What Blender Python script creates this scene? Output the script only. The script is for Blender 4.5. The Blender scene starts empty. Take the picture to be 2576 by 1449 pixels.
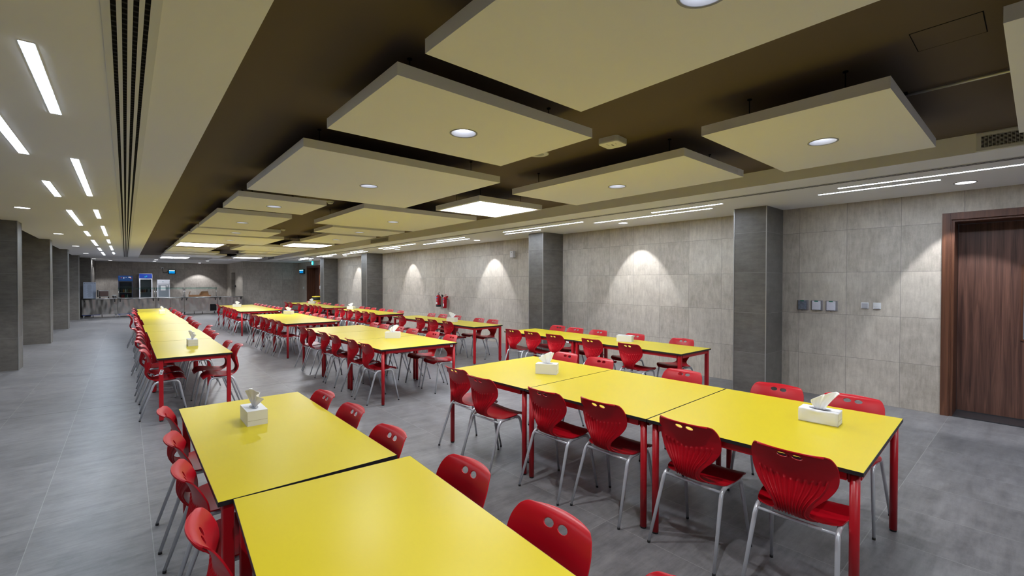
import bpy, bmesh, math, random
from mathutils import Vector, Matrix
random.seed(7)
D = bpy.data
SC = bpy.context.scene
COL = SC.collection
PI = math.pi

# ---------------------------------------------------------------- camera, world, exposure, lights
YAW, PITCH, ROLL = math.radians(40.537), math.radians(-0.717), math.radians(0.095)
F = Vector((math.sin(YAW)*math.cos(PITCH), math.cos(YAW)*math.cos(PITCH), math.sin(PITCH)))
R0 = Vector((math.cos(YAW), -math.sin(YAW), 0)); U0 = R0.cross(F)
RR = R0*math.cos(ROLL)+U0*math.sin(ROLL); UU = -R0*math.sin(ROLL)+U0*math.cos(ROLL)
cd = D.cameras.new('camera'); cam = D.objects.new('camera', cd); COL.objects.link(cam)
cam.matrix_world = Matrix(((RR.x, UU.x, -F.x, 0), (RR.y, UU.y, -F.y, 0), (RR.z, UU.z, -F.z, 1.65), (0, 0, 0, 1)))
cd.sensor_width = 36; cd.lens = 1137.1/2576*36; cd.clip_start = 0.05; cd.clip_end = 200
SC.camera = cam
w = D.worlds.new('world'); SC.world = w; w.use_nodes = True
w.node_tree.nodes['Background'].inputs[0].default_value = (0.55, 0.6, 0.7, 1)
w.node_tree.nodes['Background'].inputs[1].default_value = 0.05
SC.view_settings.view_transform = 'Standard'; SC.view_settings.look = 'None'
SC.view_settings.gamma = 1; SC.view_settings.use_curve_mapping = False
SC.view_settings.exposure = 1.68
SC.cycles.use_denoising = True
SC.cycles.max_bounces = 10; SC.cycles.diffuse_bounces = 6; SC.cycles.glossy_bounces = 4
SC.cycles.transmission_bounces = 6; SC.cycles.caustics_reflective = False; SC.cycles.caustics_refractive = False
SC.cycles.sample_clamp_indirect = 6

E_SPOT = 24.0      # watts of a downlight in a hanging panel
E_WALL = 48.0      # watts of a downlight in the soffits
E_LINE = 20.0      # radiance of the line lights in the right soffit
E_LINEL = 10.0     # and in the left soffit
E_SQ = 8.0         # radiance of the square light panels
def spot(x, y, z, watts, ang, blend=0.35, col=(0.94, 0.955, 1.0), tilt=0.0):
    l = D.lights.new('downlight_lamp', 'SPOT'); l.energy = watts; l.spot_size = math.radians(ang)
    l.spot_blend = blend; l.shadow_soft_size = 0.022; l.color = col
    o = D.objects.new('downlight_lamp', l); o.location = (x, y, z); COL.objects.link(o); o.rotation_euler = (0, -math.radians(tilt), 0)

# ---------------------------------------------------------------- materials
def new_mat(name):
    m = D.materials.new(name); m.use_nodes = True
    return m, m.node_tree.nodes, m.node_tree.links, m.node_tree.nodes['Principled BSDF']
def mat(name, col, rough=0.5, metal=0.0, bump=0.0, bscale=200.0, vary=0.0, vscale=3.0, spec=0.5, trans=0.0, coat=0.0):
    m, n, l, b = new_mat(name)
    b.inputs['Base Color'].default_value = (*col, 1); b.inputs['Roughness'].default_value = rough
    b.inputs['Metallic'].default_value = metal; b.inputs['Specular IOR Level'].default_value = spec
    b.inputs['Transmission Weight'].default_value = trans; b.inputs['Coat Weight'].default_value = coat
    tc = n.new('ShaderNodeTexCoord')
    if bump > 0:
        t = n.new('ShaderNodeTexNoise'); t.inputs['Scale'].default_value = bscale; t.inputs['Detail'].default_value = 3
        l.new(tc.outputs['Object'], t.inputs['Vector'])
        bp = n.new('ShaderNodeBump'); bp.inputs['Strength'].default_value = bump; bp.inputs['Distance'].default_value = 0.002
        l.new(t.outputs['Fac'], bp.inputs['Height']); l.new(bp.outputs['Normal'], b.inputs['Normal'])
    if vary > 0:
        t = n.new('ShaderNodeTexNoise'); t.inputs['Scale'].default_value = vscale; t.inputs['Detail'].default_value = 4
        l.new(tc.outputs['Object'], t.inputs['Vector'])
        mx = n.new('ShaderNodeMix'); mx.data_type = 'RGBA'
        mx.inputs[6].default_value = (*[c*(1-vary) for c in col], 1); mx.inputs[7].default_value = (*[min(1, c*(1+vary)) for c in col], 1)
        l.new(t.outputs['Fac'], mx.inputs[0]); l.new(mx.outputs[2], b.inputs['Base Color'])
    return m
def emis(name, col, s):
    m, n, l, b = new_mat(name)
    b.inputs['Base Color'].default_value = (0.7*col[0], 0.7*col[1], 0.7*col[2], 1)
    b.inputs['Emission Color'].default_value = (*col, 1); b.inputs['Emission Strength'].default_value = s
    return m
def tile_mat(name, ua, pu, fu, va, pv, fv, c_lo, c_hi, joint, jw, streak, rough, tone=0.12, dark_line=None, spec=0.4, jmix=1.0):
    """procedural tiles laid out in world metres; ua/va pick the axes (0 x, 1 y, 2 z)"""
    m, n, l, b = new_mat(name)
    geo = n.new('ShaderNodeNewGeometry'); sp = n.new('ShaderNodeSeparateXYZ'); l.new(geo.outputs['Position'], sp.inputs[0])
    def M(op, a, b_=None, c=None):
        k = n.new('ShaderNodeMath'); k.operation = op
        for i, v in enumerate((a, b_, c)):
            if v is None: continue
            if isinstance(v, (int, float)): k.inputs[i].default_value = v
            else: l.new(v, k.inputs[i])
        return k.outputs[0]
    U = M('DIVIDE', M('SUBTRACT', sp.outputs[ua], fu), pu); V = M('DIVIDE', M('SUBTRACT', sp.outputs[va], fv), pv)
    fU = M('SUBTRACT', M('FRACT', U), 0.5); fV = M('SUBTRACT', M('FRACT', V), 0.5)
    ju = M('GREATER_THAN', M('ABSOLUTE', fU), 0.5-jw/pu/2); jv = M('GREATER_THAN', M('ABSOLUTE', fV), 0.5-jw/pv/2)
    jm = M('MAXIMUM', ju, jv)
    ci = n.new('ShaderNodeCombineXYZ'); l.new(M('FLOOR', U), ci.inputs[0]); l.new(M('FLOOR', V), ci.inputs[1])
    wn = n.new('ShaderNodeTexWhiteNoise'); wn.noise_dimensions = '2D'; l.new(ci.outputs[0], wn.inputs['Vector'])
    cc = n.new('ShaderNodeCombineXYZ')
    l.new(M('MULTIPLY', sp.outputs[ua], streak[0]), cc.inputs[0]); l.new(M('MULTIPLY', sp.outputs[va], streak[1]), cc.inputs[1])
    l.new(M('MULTIPLY', wn.outputs['Value'], 37.0), cc.inputs[2])
    ns = n.new('ShaderNodeTexNoise'); ns.inputs['Scale'].default_value = 1.0; ns.inputs['Detail'].default_value = 9; ns.inputs['Roughness'].default_value = 0.74
    l.new(cc.outputs[0], ns.inputs['Vector'])
    cb = n.new('ShaderNodeCombineXYZ'); l.new(M('MULTIPLY', sp.outputs[ua], 2.3), cb.inputs[0]); l.new(M('MULTIPLY', sp.outputs[va], 2.3), cb.inputs[1]); l.new(M('MULTIPLY', wn.outputs['Value'], 11.0), cb.inputs[2])
    n2 = n.new('ShaderNodeTexNoise'); n2.inputs['Scale'].default_value = 2.2; n2.inputs['Detail'].default_value = 9; n2.inputs['Roughness'].default_value = 0.7; l.new(cb.outputs[0], n2.inputs['Vector'])
    fac = M('ADD', M('MULTIPLY', ns.outputs['Fac'], 0.55), M('MULTIPLY', n2.outputs['Fac'], 0.45))
    fac = M('ADD', fac, M('MULTIPLY', M('SUBTRACT', wn.outputs['Value'], 0.5), tone))
    mr = n.new('ShaderNodeMapRange'); mr.inputs[1].default_value = 0.33; mr.inputs[2].default_value = 0.67; l.new(fac, mr.inputs[0])
    mx = n.new('ShaderNodeMix'); mx.data_type = 'RGBA'; mx.inputs[6].default_value = (*c_lo, 1); mx.inputs[7].default_value = (*c_hi, 1)
    l.new(mr.outputs[0], mx.inputs[0])
    mj = n.new('ShaderNodeMix'); mj.data_type = 'RGBA'; mj.inputs[7].default_value = (*joint, 1)
    l.new(mx.outputs[2], mj.inputs[6]); l.new(M('MULTIPLY', jm, jmix), mj.inputs[0])
    out = mj.outputs[2]
    if dark_line is not None:
        dm = M('LESS_THAN', M('ABSOLUTE', M('SUBTRACT', sp.outputs[va], dark_line)), 0.009)
        md = n.new('ShaderNodeMix'); md.data_type = 'RGBA'; md.inputs[7].default_value = (0.03, 0.03, 0.03, 1)
        l.new(out, md.inputs[6]); l.new(dm, md.inputs[0]); out = md.outputs[2]
    l.new(out, b.inputs['Base Color'])
    b.inputs['Specular IOR Level'].default_value = spec
    rr = n.new('ShaderNodeMapRange'); rr.inputs[3].default_value = rough-0.08; rr.inputs[4].default_value = rough+0.1
    l.new(ns.outputs['Fac'], rr.inputs[0]); l.new(rr.outputs[0], b.inputs['Roughness'])
    bp = n.new('ShaderNodeBump'); bp.inputs['Strength'].default_value = 0.25; bp.inputs['Distance'].default_value = 0.002
    l.new(M('SUBTRACT', ns.outputs['Fac'], jm), bp.inputs['Height']); l.new(bp.outputs['Normal'], b.inputs['Normal'])
    return m
def wood_mat(name, ua, c1, c2):
    m, n, l, b = new_mat(name)
    geo = n.new('ShaderNodeNewGeometry'); mp = n.new('ShaderNodeMapping'); l.new(geo.outputs['Position'], mp.inputs[0])
    mp.inputs['Scale'].default_value = (22, 22, 0.9)
    nz = n.new('ShaderNodeTexNoise'); nz.inputs['Scale'].default_value = 1; nz.inputs['Detail'].default_value = 6; nz.inputs['Distortion'].default_value = 0.9
    l.new(mp.outputs[0], nz.inputs['Vector'])
    mp2 = n.new('ShaderNodeMapping'); mp2.inputs['Scale'].default_value = (160, 160, 2.5); l.new(geo.outputs['Position'], mp2.inputs[0])
    n2 = n.new('ShaderNodeTexNoise'); n2.inputs['Scale'].default_value = 1; n2.inputs['Detail'].default_value = 3; l.new(mp2.outputs[0], n2.inputs['Vector'])
    a = n.new('ShaderNodeMath'); a.operation = 'MULTIPLY_ADD'; a.inputs[1].default_value = 0.3; l.new(n2.outputs['Fac'], a.inputs[0]); l.new(nz.outputs['Fac'], a.inputs[2])
    mr = n.new('ShaderNodeMapRange'); mr.inputs[1].default_value = 0.48; mr.inputs[2].default_value = 0.85; l.new(a.outputs[0], mr.inputs[0])
    mx = n.new('ShaderNodeMix'); mx.data_type = 'RGBA'; mx.inputs[6].default_value = (*c1, 1); mx.inputs[7].default_value = (*c2, 1)
    l.new(mr.outputs[0], mx.inputs[0]); l.new(mx.outputs[2], b.inputs['Base Color']); b.inputs['Roughness'].default_value = 0.42
    return m

M_RED = mat('red_plastic', (0.44, 0.002, 0.010), 0.38, bump=0.05, bscale=700, spec=0.32)
M_REDM = mat('red_painted_steel', (0.43, 0.005, 0.012), 0.36, bump=0.05, bscale=300)
M_TUBE = mat('grey_steel_tube', (0.60, 0.62, 0.66), 0.30, metal=0.35, vary=0.12, vscale=9)
M_YEL = mat('yellow_laminate', (0.61, 0.495, 0.02), 0.33, bump=0.04, bscale=900, vary=0.03, vscale=4, spec=0.14)
M_BLK = mat('black_edge', (0.012, 0.012, 0.014), 0.45)
M_RUB = mat('black_rubber', (0.015, 0.015, 0.016), 0.7)
M_WHT = mat('white_paint', (0.91, 0.91, 0.92), 0.75, bump=0.04, bscale=60, vary=0.015, vscale=0.8)
M_PAN = mat('panel_white', (0.91, 0.91, 0.92), 0.8, vary=0.01)
M_BRN = mat('brown_paint', (0.125, 0.092, 0.064), 0.8, bump=0.05, bscale=80)
M_VENT = mat('white_metal', (0.72, 0.73, 0.74), 0.45)
M_DRK = mat('dark_void', (0.008, 0.008, 0.009), 0.9, spec=0.05)
M_BLADE = mat('slot_blade', (0.03, 0.03, 0.032), 0.8, spec=0.1)
M_TRIM = mat('aluminium_trim', (0.45, 0.44, 0.42), 0.35, metal=0.6)
WC_LO, WC_HI, WC_J = (0.35, 0.308, 0.258), (0.63, 0.578, 0.50), (0.22, 0.20, 0.18)
M_WR = tile_mat('wall_tiles_y', 1, 0.59, 7.10, 2, 0.6, 0.0, WC_LO, WC_HI, WC_J, 0.004, (26, 4.5), 0.5, 0.13)
M_WB = tile_mat('wall_tiles_x', 0, 0.60, 0.30, 2, 0.6, 0.0, (0.31, 0.275, 0.24), (0.53, 0.485, 0.43), (0.18, 0.165, 0.15), 0.004, (24, 4.5), 0.5, 0.12)
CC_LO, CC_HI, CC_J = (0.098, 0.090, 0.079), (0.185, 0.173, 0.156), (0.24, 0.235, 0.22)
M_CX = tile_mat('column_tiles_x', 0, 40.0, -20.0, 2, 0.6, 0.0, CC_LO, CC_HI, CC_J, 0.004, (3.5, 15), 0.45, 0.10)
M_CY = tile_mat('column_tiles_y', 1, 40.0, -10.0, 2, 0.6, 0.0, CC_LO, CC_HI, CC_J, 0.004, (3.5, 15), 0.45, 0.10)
M_FL = tile_mat('floor_tiles', 0, 0.60, 0.122, 1, 1.213, 0.722, (0.10, 0.099, 0.104), (0.255, 0.251, 0.258), (0.42, 0.42, 0.41), 0.004, (2.6, 16), 0.36, 0.05, dark_line=8.02, spec=0.45, jmix=0.45)
M_WOOD = wood_mat('walnut_veneer', 1, (0.055, 0.024, 0.018), (0.19, 0.09, 0.062))
M_FRAME = wood_mat('walnut_frame', 1, (0.075, 0.026, 0.012), (0.16, 0.062, 0.03))
M_GRAN = mat('black_granite', (0.03, 0.03, 0.034), 0.3, vary=0.6, vscale=120)
def steel_mat():
    m, n, l, b = new_mat('stainless_steel')
    b.inputs['Base Color'].default_value = (0.40, 0.385, 0.37, 1); b.inputs['Metallic'].default_value = 1; b.inputs['Roughness'].default_value = 0.20
    tc = n.new('ShaderNodeTexCoord'); mp = n.new('ShaderNodeMapping'); mp.inputs['Scale'].default_value = (2.2, 1, 0.9); l.new(tc.outputs['Object'], mp.inputs[0])
    t = n.new('ShaderNodeTexNoise'); t.inputs['Scale'].default_value = 1.6; t.inputs['Detail'].default_value = 1; l.new(mp.outputs[0], t.inputs['Vector'])
    bp = n.new('ShaderNodeBump'); bp.inputs['Strength'].default_value = 0.8; bp.inputs['Distance'].default_value = 0.05
    l.new(t.outputs['Fac'], bp.inputs['Height']); l.new(bp.outputs['Normal'], b.inputs['Normal'])
    return m
M_SS = steel_mat()
M_SSP = mat('polished_steel', (0.6, 0.6, 0.6), 0.22, metal=1.0)
def glass_mat(name, tint, rough, ior=1.45):
    m, n, l, b = new_mat(name)
    tr = n.new('ShaderNodeBsdfTransparent'); tr.inputs[0].default_value = (*tint, 1)
    gl = n.new('ShaderNodeBsdfGlossy'); gl.inputs['Roughness'].default_value = rough
    fr = n.new('ShaderNodeFresnel'); fr.inputs[0].default_value = ior
    mx = n.new('ShaderNodeMixShader'); l.new(fr.outputs[0], mx.inputs[0]); l.new(tr.outputs[0], mx.inputs[1]); l.new(gl.outputs[0], mx.inputs[2])
    l.new(mx.outputs[0], n['Material Output'].inputs['Surface']); n.remove(b); return m
M_GLASS = glass_mat('guard_glass', (0.80, 0.93, 0.91), 0.03)
M_CLEAR = glass_mat('clear_plastic', (0.95, 0.95, 0.97), 0.08, 1.12)
M_PAPER = mat('white_card', (0.74, 0.75, 0.77), 0.6, vary=0.02, vscale=8)
M_TISS = mat('tissue', (0.92, 0.93, 0.93), 0.9)
M_CARD = mat('cardboard', (0.36, 0.19, 0.09), 0.8, vary=0.15, vscale=5)
M_LINE = emis('line_light_diffuser', (0.74, 0.84, 1.0), E_LINE)
M_LINEL = emis('left_line_light_diffuser', (0.70, 0.83, 1.0), E_LINEL)
M_SQ = emis('square_light_diffuser', (0.91, 0.94, 1.0), E_SQ)
M_LENS = emis('downlight_lens', (0.95, 0.97, 1.0), 4.0)
M_LENSF = emis('flush_lens', (0.95, 0.97, 1.0), 3.0)
M_CUP = mat('downlight_cup', (0.34, 0.35, 0.40), 0.45)

# ---------------------------------------------------------------- mesh helpers
def box(bm, x0, x1, y0, y1, z0, z1, mi=0):
    v = [bm.verts.new(p) for p in ((x0, y0, z0), (x1, y0, z0), (x1, y1, z0), (x0, y1, z0), (x0, y0, z1), (x1, y0, z1), (x1, y1, z1), (x0, y1, z1))]
    for q in ((0, 3, 2, 1), (4, 5, 6, 7), (0, 1, 5, 4), (1, 2, 6, 5), (2, 3, 7, 6), (3, 0, 4, 7)):
        f = bm.faces.new([v[i] for i in q]); f.material_index = mi
    return v
def bbox(x0, x1, y0, y1, z0, z1, bev=0.0, seg=2):
    bm = bmesh.new(); box(bm, x0, x1, y0, y1, z0, z1)
    if bev > 0: bmesh.ops.bevel(bm, geom=bm.edges[:], offset=bev, segments=seg, affect='EDGES', profile=0.5)
    return bm
def tube(bm, pts, rad, seg=12, cap=True):
    pts = [Vector(p) for p in pts]; n = len(pts)
    if not isinstance(rad, (list, tuple)): rad = [rad]*n
    rings = []; up = None
    for i, p in enumerate(pts):
        t = (pts[min(i+1, n-1)]-pts[max(i-1, 0)]).normalized()
        if up is None:
            a = Vector((0, 0, 1)) if abs(t.z) < 0.9 else Vector((1, 0, 0)); up = (a-t*a.dot(t)).normalized()
        else: up = (up-t*up.dot(t)).normalized()
        s = t.cross(up)
        rings.append([bm.verts.new(p+(up*math.cos(2*PI*k/seg)+s*math.sin(2*PI*k/seg))*rad[i]) for k in range(seg)])
    for a, b in zip(rings, rings[1:]):
        for k in range(seg):
            f = bm.faces.new((a[k], a[(k+1) % seg], b[(k+1) % seg], b[k])); f.smooth = True
    if cap:
        bm.faces.new(rings[0][::-1]); bm.faces.new(rings[-1])
def lathe(bm, prof, cx=0, cy=0, seg=32, smooth=True):
    rings = [[bm.verts.new((cx+r*math.cos(2*PI*k/seg), cy+r*math.sin(2*PI*k/seg), z)) for k in range(seg)] for r, z in prof]
    for a, b in zip(rings, rings[1:]):
        for k in range(seg):
            f = bm.faces.new((a[k], a[(k+1) % seg], b[(k+1) % seg], b[k])); f.smooth = smooth
    return rings
def disc(bm, cx, cy, z, r, seg=32, flip=False):
    v = [bm.verts.new((cx+r*math.cos(2*PI*k/seg), cy+r*math.sin(2*PI*k/seg), z)) for k in range(seg)]
    bm.faces.new(v[::-1] if flip else v)
def smoothpath(pts, k=6):
    """round the inner corners of a polyline"""
    pts = [Vector(p) for p in pts]; out = [pts[0]]
    for i in range(1, len(pts)-1):
        a, b, c = pts[i-1], pts[i], pts[i+1]
        r = min((b-a).length, (c-b).length)*0.45; r = min(r, 0.07)
        p0 = b+(a-b).normalized()*r; p2 = b+(c-b).normalized()*r
        for j in range(k+1):
            t = j/k; out.append(p0*(1-t)**2+b*2*t*(1-t)+p2*t*t)
    out.append(pts[-1]); return out
def obj(name, bm, m, parent=None, loc=None, recalc=True):
    if recalc: bmesh.ops.recalc_face_normals(bm, faces=bm.faces)
    me = D.meshes.new(name); bm.to_mesh(me); bm.free()
    for k in (m if isinstance(m, (list, tuple)) else [m]): me.materials.append(k)
    o = D.objects.new(name, me); COL.objects.link(o)
    if parent: o.parent = parent
    if loc: o.location = loc
    return o
def empty(name, loc=(0, 0, 0), rz=0.0):
    o = D.objects.new(name, None); o.empty_display_size = 0.1; COL.objects.link(o); o.location = loc; o.rotation_euler = (0, 0, rz); return o
def tag(o, label=None, cat=None, group=None, kind=None):
    if label: o['label'] = label
    if cat: o['category'] = cat
    if group: o['group'] = group
    if kind: o['kind'] = kind
    return o
KIDS = {}
def kids(o):
    if o.name not in KIDS: KIDS[o.name] = list(o.children)
    return KIDS[o.name]
def dup(o, parent=None, skip=()):
    c = o.copy(); COL.objects.link(c); c.parent = parent
    for ch in kids(o):
        if ch.name.split('.')[0] in skip: continue
        dup(ch, c, skip)
    return c
def struct(name, bm, m, label=None, parent=None):
    o = obj(name, bm, m, parent)
    if not parent: tag(o, label, None, None, 'structure'); o['category'] = name.split('_')[0].split('.')[0]
    return o
ORD = ['nearest', 'second', 'third', 'fourth', 'fifth', 'sixth', 'seventh', 'eighth', 'ninth', 'tenth', 'eleventh', 'twelfth', 'thirteenth', 'fourteenth', 'fifteenth', 'sixteenth', 'seventeenth', 'eighteenth', 'nineteenth', 'twentieth', 'twenty-first', 'twenty-second']

# ---------------------------------------------------------------- room shell
XW, ZC, ZB, ZP = 7.77, 2.778, 2.945, 2.706        # right wall, soffit height, brown recess height, panel underside
YN, YE, YB = -4.0, 28.5, 33.6                     # wall behind the camera, end wall, kitchen back wall
XL = -2.45
bm = bmesh.new(); box(bm, XL-0.2, XW+0.6, YN-0.2, YB+0.2, -0.1, 0)
struct('floor', bm, M_FL, 'grey stone-look porcelain floor tiles with thin pale joints')
bm = bmesh.new()   # right wall with two door openings
D1, D2 = (-0.36, 0.72), (24.68, 26.74)            # clear openings
for y0, y1, z0, z1 in ((YN, D1[0], 0, 3.1), (D1[0], D1[1], 2.43, 3.1), (D1[1], D2[0], 0, 3.1), (D2[0], D2[1], 2.45, 3.1), (D2[1], YE+0.2, 0, 3.1)):
    box(bm, XW, XW+0.5, y0, y1, z0, z1)
struct('wall_right', bm, M_WR, 'long wall of beige concrete-look tiles on the right')
bm = bmesh.new(); box(bm, 4.9, XW, YE, YE+0.2, 0, 3.1)
struct('wall_far', bm, M_WB, 'grey tiled end wall between the kitchen recess and the right wall')
bm = bmesh.new()
box(bm, XL, 5.1, YB, YB+0.2, 0, 3.1)
struct('wall_back', bm, M_WB, 'grey tiled wall behind the serving counter')
bm = bmesh.new()   # recess side wall with a doorway
for y0, y1, z0 in ((YE+0.2, 30.75, 0), (30.75, 32.0, 2.2), (32.0, YB, 0)): box(bm, 4.9, 5.1, y0, y1, z0, 3.1)
struct('wall_recess_right', bm, M_WR, 'grey tiled side wall of the kitchen recess with a dark doorway')
bm = bmesh.new(); box(bm, 5.1, 6.0, 30.7, 30.75, 0, 2.4); box(bm, 5.1, 6.0, 32.0, 32.05, 0, 2.4); box(bm, 6.0, 6.05, 30.7, 32.05, 0, 2.4); box(bm, 5.1, 6.05, 30.7, 32.05, 2.2, 2.4)
struct('wall_passage', bm, M_CY, 'dark passage beyond the doorway beside the serving counter')
bm = bmesh.new(); box(bm, XL-0.2, -1.25, 29.2, YB, 0, 3.1)
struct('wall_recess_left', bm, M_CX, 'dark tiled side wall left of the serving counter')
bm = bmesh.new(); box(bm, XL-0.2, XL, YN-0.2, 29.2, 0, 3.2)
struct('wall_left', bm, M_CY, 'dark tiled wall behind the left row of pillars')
bm = bmesh.new(); box(bm, XL, XW+0.5, YN-0.2, YN, 0, 3.2)
struct('wall_near', bm, M_WB, 'grey tiled wall behind the viewer')
# ceiling: white soffits around a recessed brown field
RX0, RX1, RY1 = 0.46, 5.60, 28.05
bm = bmesh.new()
box(bm, -1.72, RX0, YN, YB, ZC, ZC+0.3)
box(bm, RX1, XW, YN, YE+0.2, ZC, ZC+0.3)
box(bm, RX0, RX1, RY1, YB, ZC, ZC+0.3)
box(bm, XL, -1.72, YN, 29.2, 3.05, 3.1)
bm_c = bm
struct('ceiling', bm, M_WHT, 'white plaster soffit ceiling along the left, right and far sides')
bm = bmesh.new(); box(bm, RX0, RX1, YN, RY1, ZB, ZB+0.1)
struct('ceiling_recess', bm, M_BRN, 'recessed dark brown ceiling above the hanging panels')['category'] = 'ceiling'
# columns
def column(x0, x1, y0, y1, ztop, side, label):
    bm = bmesh.new(); box(bm, x0, x1, y0, y1, 0, ztop)
    for f in bm.faces:
        f.normal_update(); f.material_index = 1 if abs(f.normal.x) > 0.5 else 0
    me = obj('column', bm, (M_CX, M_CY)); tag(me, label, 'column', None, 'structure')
    b2 = bmesh.new()
    xe = x0 if side > 0 else x1
    for yy in (y0, y1): box(b2, xe-0.006, xe+0.006, yy-0.006, yy+0.006, 0, ztop)
    obj('corner_trim', b2, M_TRIM, me)['label'] = 'pale metal corner strips of the pillar'
for i, y in enumerate((2.61, 7.26, 17.0, 22.0)):
    column(7.12, XW, y, y+0.50 if i > 1 else y+0.46, ZC, 1, ['dark tiled pillar on right wall nearest the wooden door', 'dark tiled pillar on right wall beyond the four wall outlets', 'dark tiled pillar on right wall beyond the fire extinguishers', 'farthest dark tiled pillar on right wall beside the far door'][i])
for i, y in enumerate((7.6, 12.36, 17.16, 22.0, 26.8)):
    column(XL, -1.52, y, y+0.42, 3.05, -1, ['dark tiled pillar on left just outside the view', 'nearest dark tiled pillar at the left edge', 'second dark tiled pillar along the left aisle', 'third dark tiled pillar along the left aisle', 'farthest dark tiled pillar beside the serving counter'][i])

# ---------------------------------------------------------------- doors
def door(idx, y0, y1, ztop, depth, label, halves):
    r = empty('door_%d' % idx, (XW, (y0+y1)/2, 0)); tag(r, label, 'door', None, 'structure')
    yc = (y0+y1)/2; a, b = y0-yc, y1-yc
    bm = bmesh.new()
    for s0, s1, z0, z1 in ((a-0.085, a, 0, ztop+0.085), (b, b+0.085, 0, ztop+0.085), (a, b, ztop, ztop+0.085)):
        box(bm, -0.022, 0.012, s0, s1, z0, z1)
        box(bm, -0.03, -0.022, s0+0.01 if s0 < s1-0.3 else s0+0.012, s1-0.01 if s0 < s1-0.3 else s1-0.012, z0, z1-0.012)
    obj('architrave', bm, M_FRAME, r)
    bm = bmesh.new()
    for s0, s1, z0, z1 in ((a, a+0.025, 0, ztop), (b-0.025, b, 0, ztop), (a+0.025, b-0.025, ztop-0.025, ztop)):
        box(bm, 0.0, depth+0.06, s0, s1, z0, z1)
    obj('door_lining', bm, M_FRAME, r)
    bm = bbox(0.0, depth+0.1, a+0.025, b-0.025, 0.0, 0.012); obj('threshold', bm, M_GRAN, r)['label'] = 'black granite threshold'
    if halves == 1: leaves = [(a+0.03, b-0.03)]
    else: leaves = [(a+0.03, -0.002), (0.002, b-0.03)]
    for i, (p, q) in enumerate(leaves):
        bm = bmesh.new(); box(bm, depth, depth+0.045, p, q, 0.02, ztop-0.03)
        lf = obj('door_leaf', bm, M_WOOD, r)
        vy = 0.0
        if idx == 1: v0, v1 = (-0.06-yc, 0.13-yc)
        else: v0, v1 = (p+0.14, p+0.30) if i else (q-0.30, q-0.14)
        bm = bmesh.new()
        for s0, s1, z0, z1 in ((v0-0.02, v0, 0.96, 1.87), (v1, v1+0.02, 0.96, 1.87), (v0, v1, 0.96, 0.98), (v0, v1, 1.85, 1.87)): box(bm, depth-0.012, depth, s0, s1, z0, z1)
        vf = obj('vision_frame', bm, M_FRAME, lf)
        bm = bbox(depth-0.006, depth-0.002, v0, v1, 0.98, 1.85); obj('vision_pane', bm, mat('pane_glass', (0.35, 0.38, 0.42), 0.05, metal=0.3), lf)
        hy = (-0.22-yc) if idx == 1 else ((p+0.07) if i else (q-0.07))
        bm = bmesh.new(); tube(bm, [(depth, hy, 0.98), (depth-0.05, hy, 0.98), (depth-0.05, hy, 1.40), (depth, hy, 1.40)], 0.011); obj('pull_handle', bm, M_DRK, lf)['label'] = 'dark vertical pull handle'
    return r
door(1, D1[0], D1[1], 2.43, 0.38, 'large walnut wooden door in deep brown frame at right edge', 1)
door(2, D2[0], D2[1], 2.45, 0.40, 'walnut double door in deep brown reveal at the far end', 2)

# ---------------------------------------------------------------- hanging ceiling panels
def plate_hole(bm, x0, x1, y0, y1, z, cx, cy, r, seg=32):
    ang = sorted(set([round(2*PI*k/seg, 6) for k in range(seg)] + [round(math.atan2(yy-cy, xx-cx) % (2*PI), 6) for xx in (x0, x1) for yy in (y0, y1)]))
    inn, out = [], []
    for a in ang:
        c, s = math.cos(a), math.sin(a)
        t = min([(x1-cx)/c if c > 1e-9 else 1e9, (x0-cx)/c if c < -1e-9 else 1e9, (y1-cy)/s if s > 1e-9 else 1e9, (y0-cy)/s if s < -1e-9 else 1e9])
        inn.append(bm.verts.new((cx+r*c, cy+r*s, z))); out.append(bm.verts.new((cx+t*c, cy+t*s, z)))
    n = len(ang)
    for k in range(n): bm.faces.new((inn[k], inn[(k+1) % n], out[(k+1) % n], out[k]))
PANEL_T = 0.068
def cables(root, x0, x1, y0, y1):
    for px in (x0+0.2, x1-0.2):
        for py in (y0+0.25, y1-0.25):
            bm = bmesh.new(); tube(bm, [(px, py, ZP+PANEL_T), (px, py, ZB)], 0.003, 6)
            tube(bm, [(px, py, ZB-0.006), (px, py, ZB)], 0.015, 12)
            obj('suspension_cable', bm, M_DRK, root, (-root.location.x, -root.location.y, -root.location.z))
def panel(x0, x1, y0, y1, label):
    cx, cy = (x0+x1)/2, (y0+y1)/2
    r = empty('ceiling_panel', (cx, cy, ZP)); tag(r, label, 'ceiling panel', 'hanging white acoustic ceiling panels')
    a, b = (x1-x0)/2, (y1-y0)/2
    bm = bmesh.new()
    plate_hole(bm, -a+0.004, a-0.004, -b+0.004, b-0.004, 0, 0, 0, 0.088)
    box(bm, -a, a, -b, b, PANEL_T-0.004, PANEL_T)
    for q in ((-a, -a+0.004, -b, b), (a-0.004, a, -b, b), (-a+0.004, a-0.004, -b, -b+0.004), (-a+0.004, a-0.004, b-0.004, b)): box(bm, *q, 0, PANEL_T-0.004)
    obj('board', bm, M_PAN, r)
    bm = bmesh.new(); lathe(bm, [(0.098, 0.0), (0.098, -0.003), (0.088, -0.003), (0.085, 0.0), (0.066, 0.045)])
    dl = obj('downlight', bm, M_CUP, r)
    bm = bmesh.new(); disc(bm, 0, 0, 0.044, 0.067, flip=True); obj('lens', bm, M_LENS, dl, recalc=False)
    cables(r, x0, x1, y0, y1)
    spot(cx, cy, ZP-0.004, E_SPOT*(0.72 if cy > 4 else 1.0), 150, 0.5)
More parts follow.
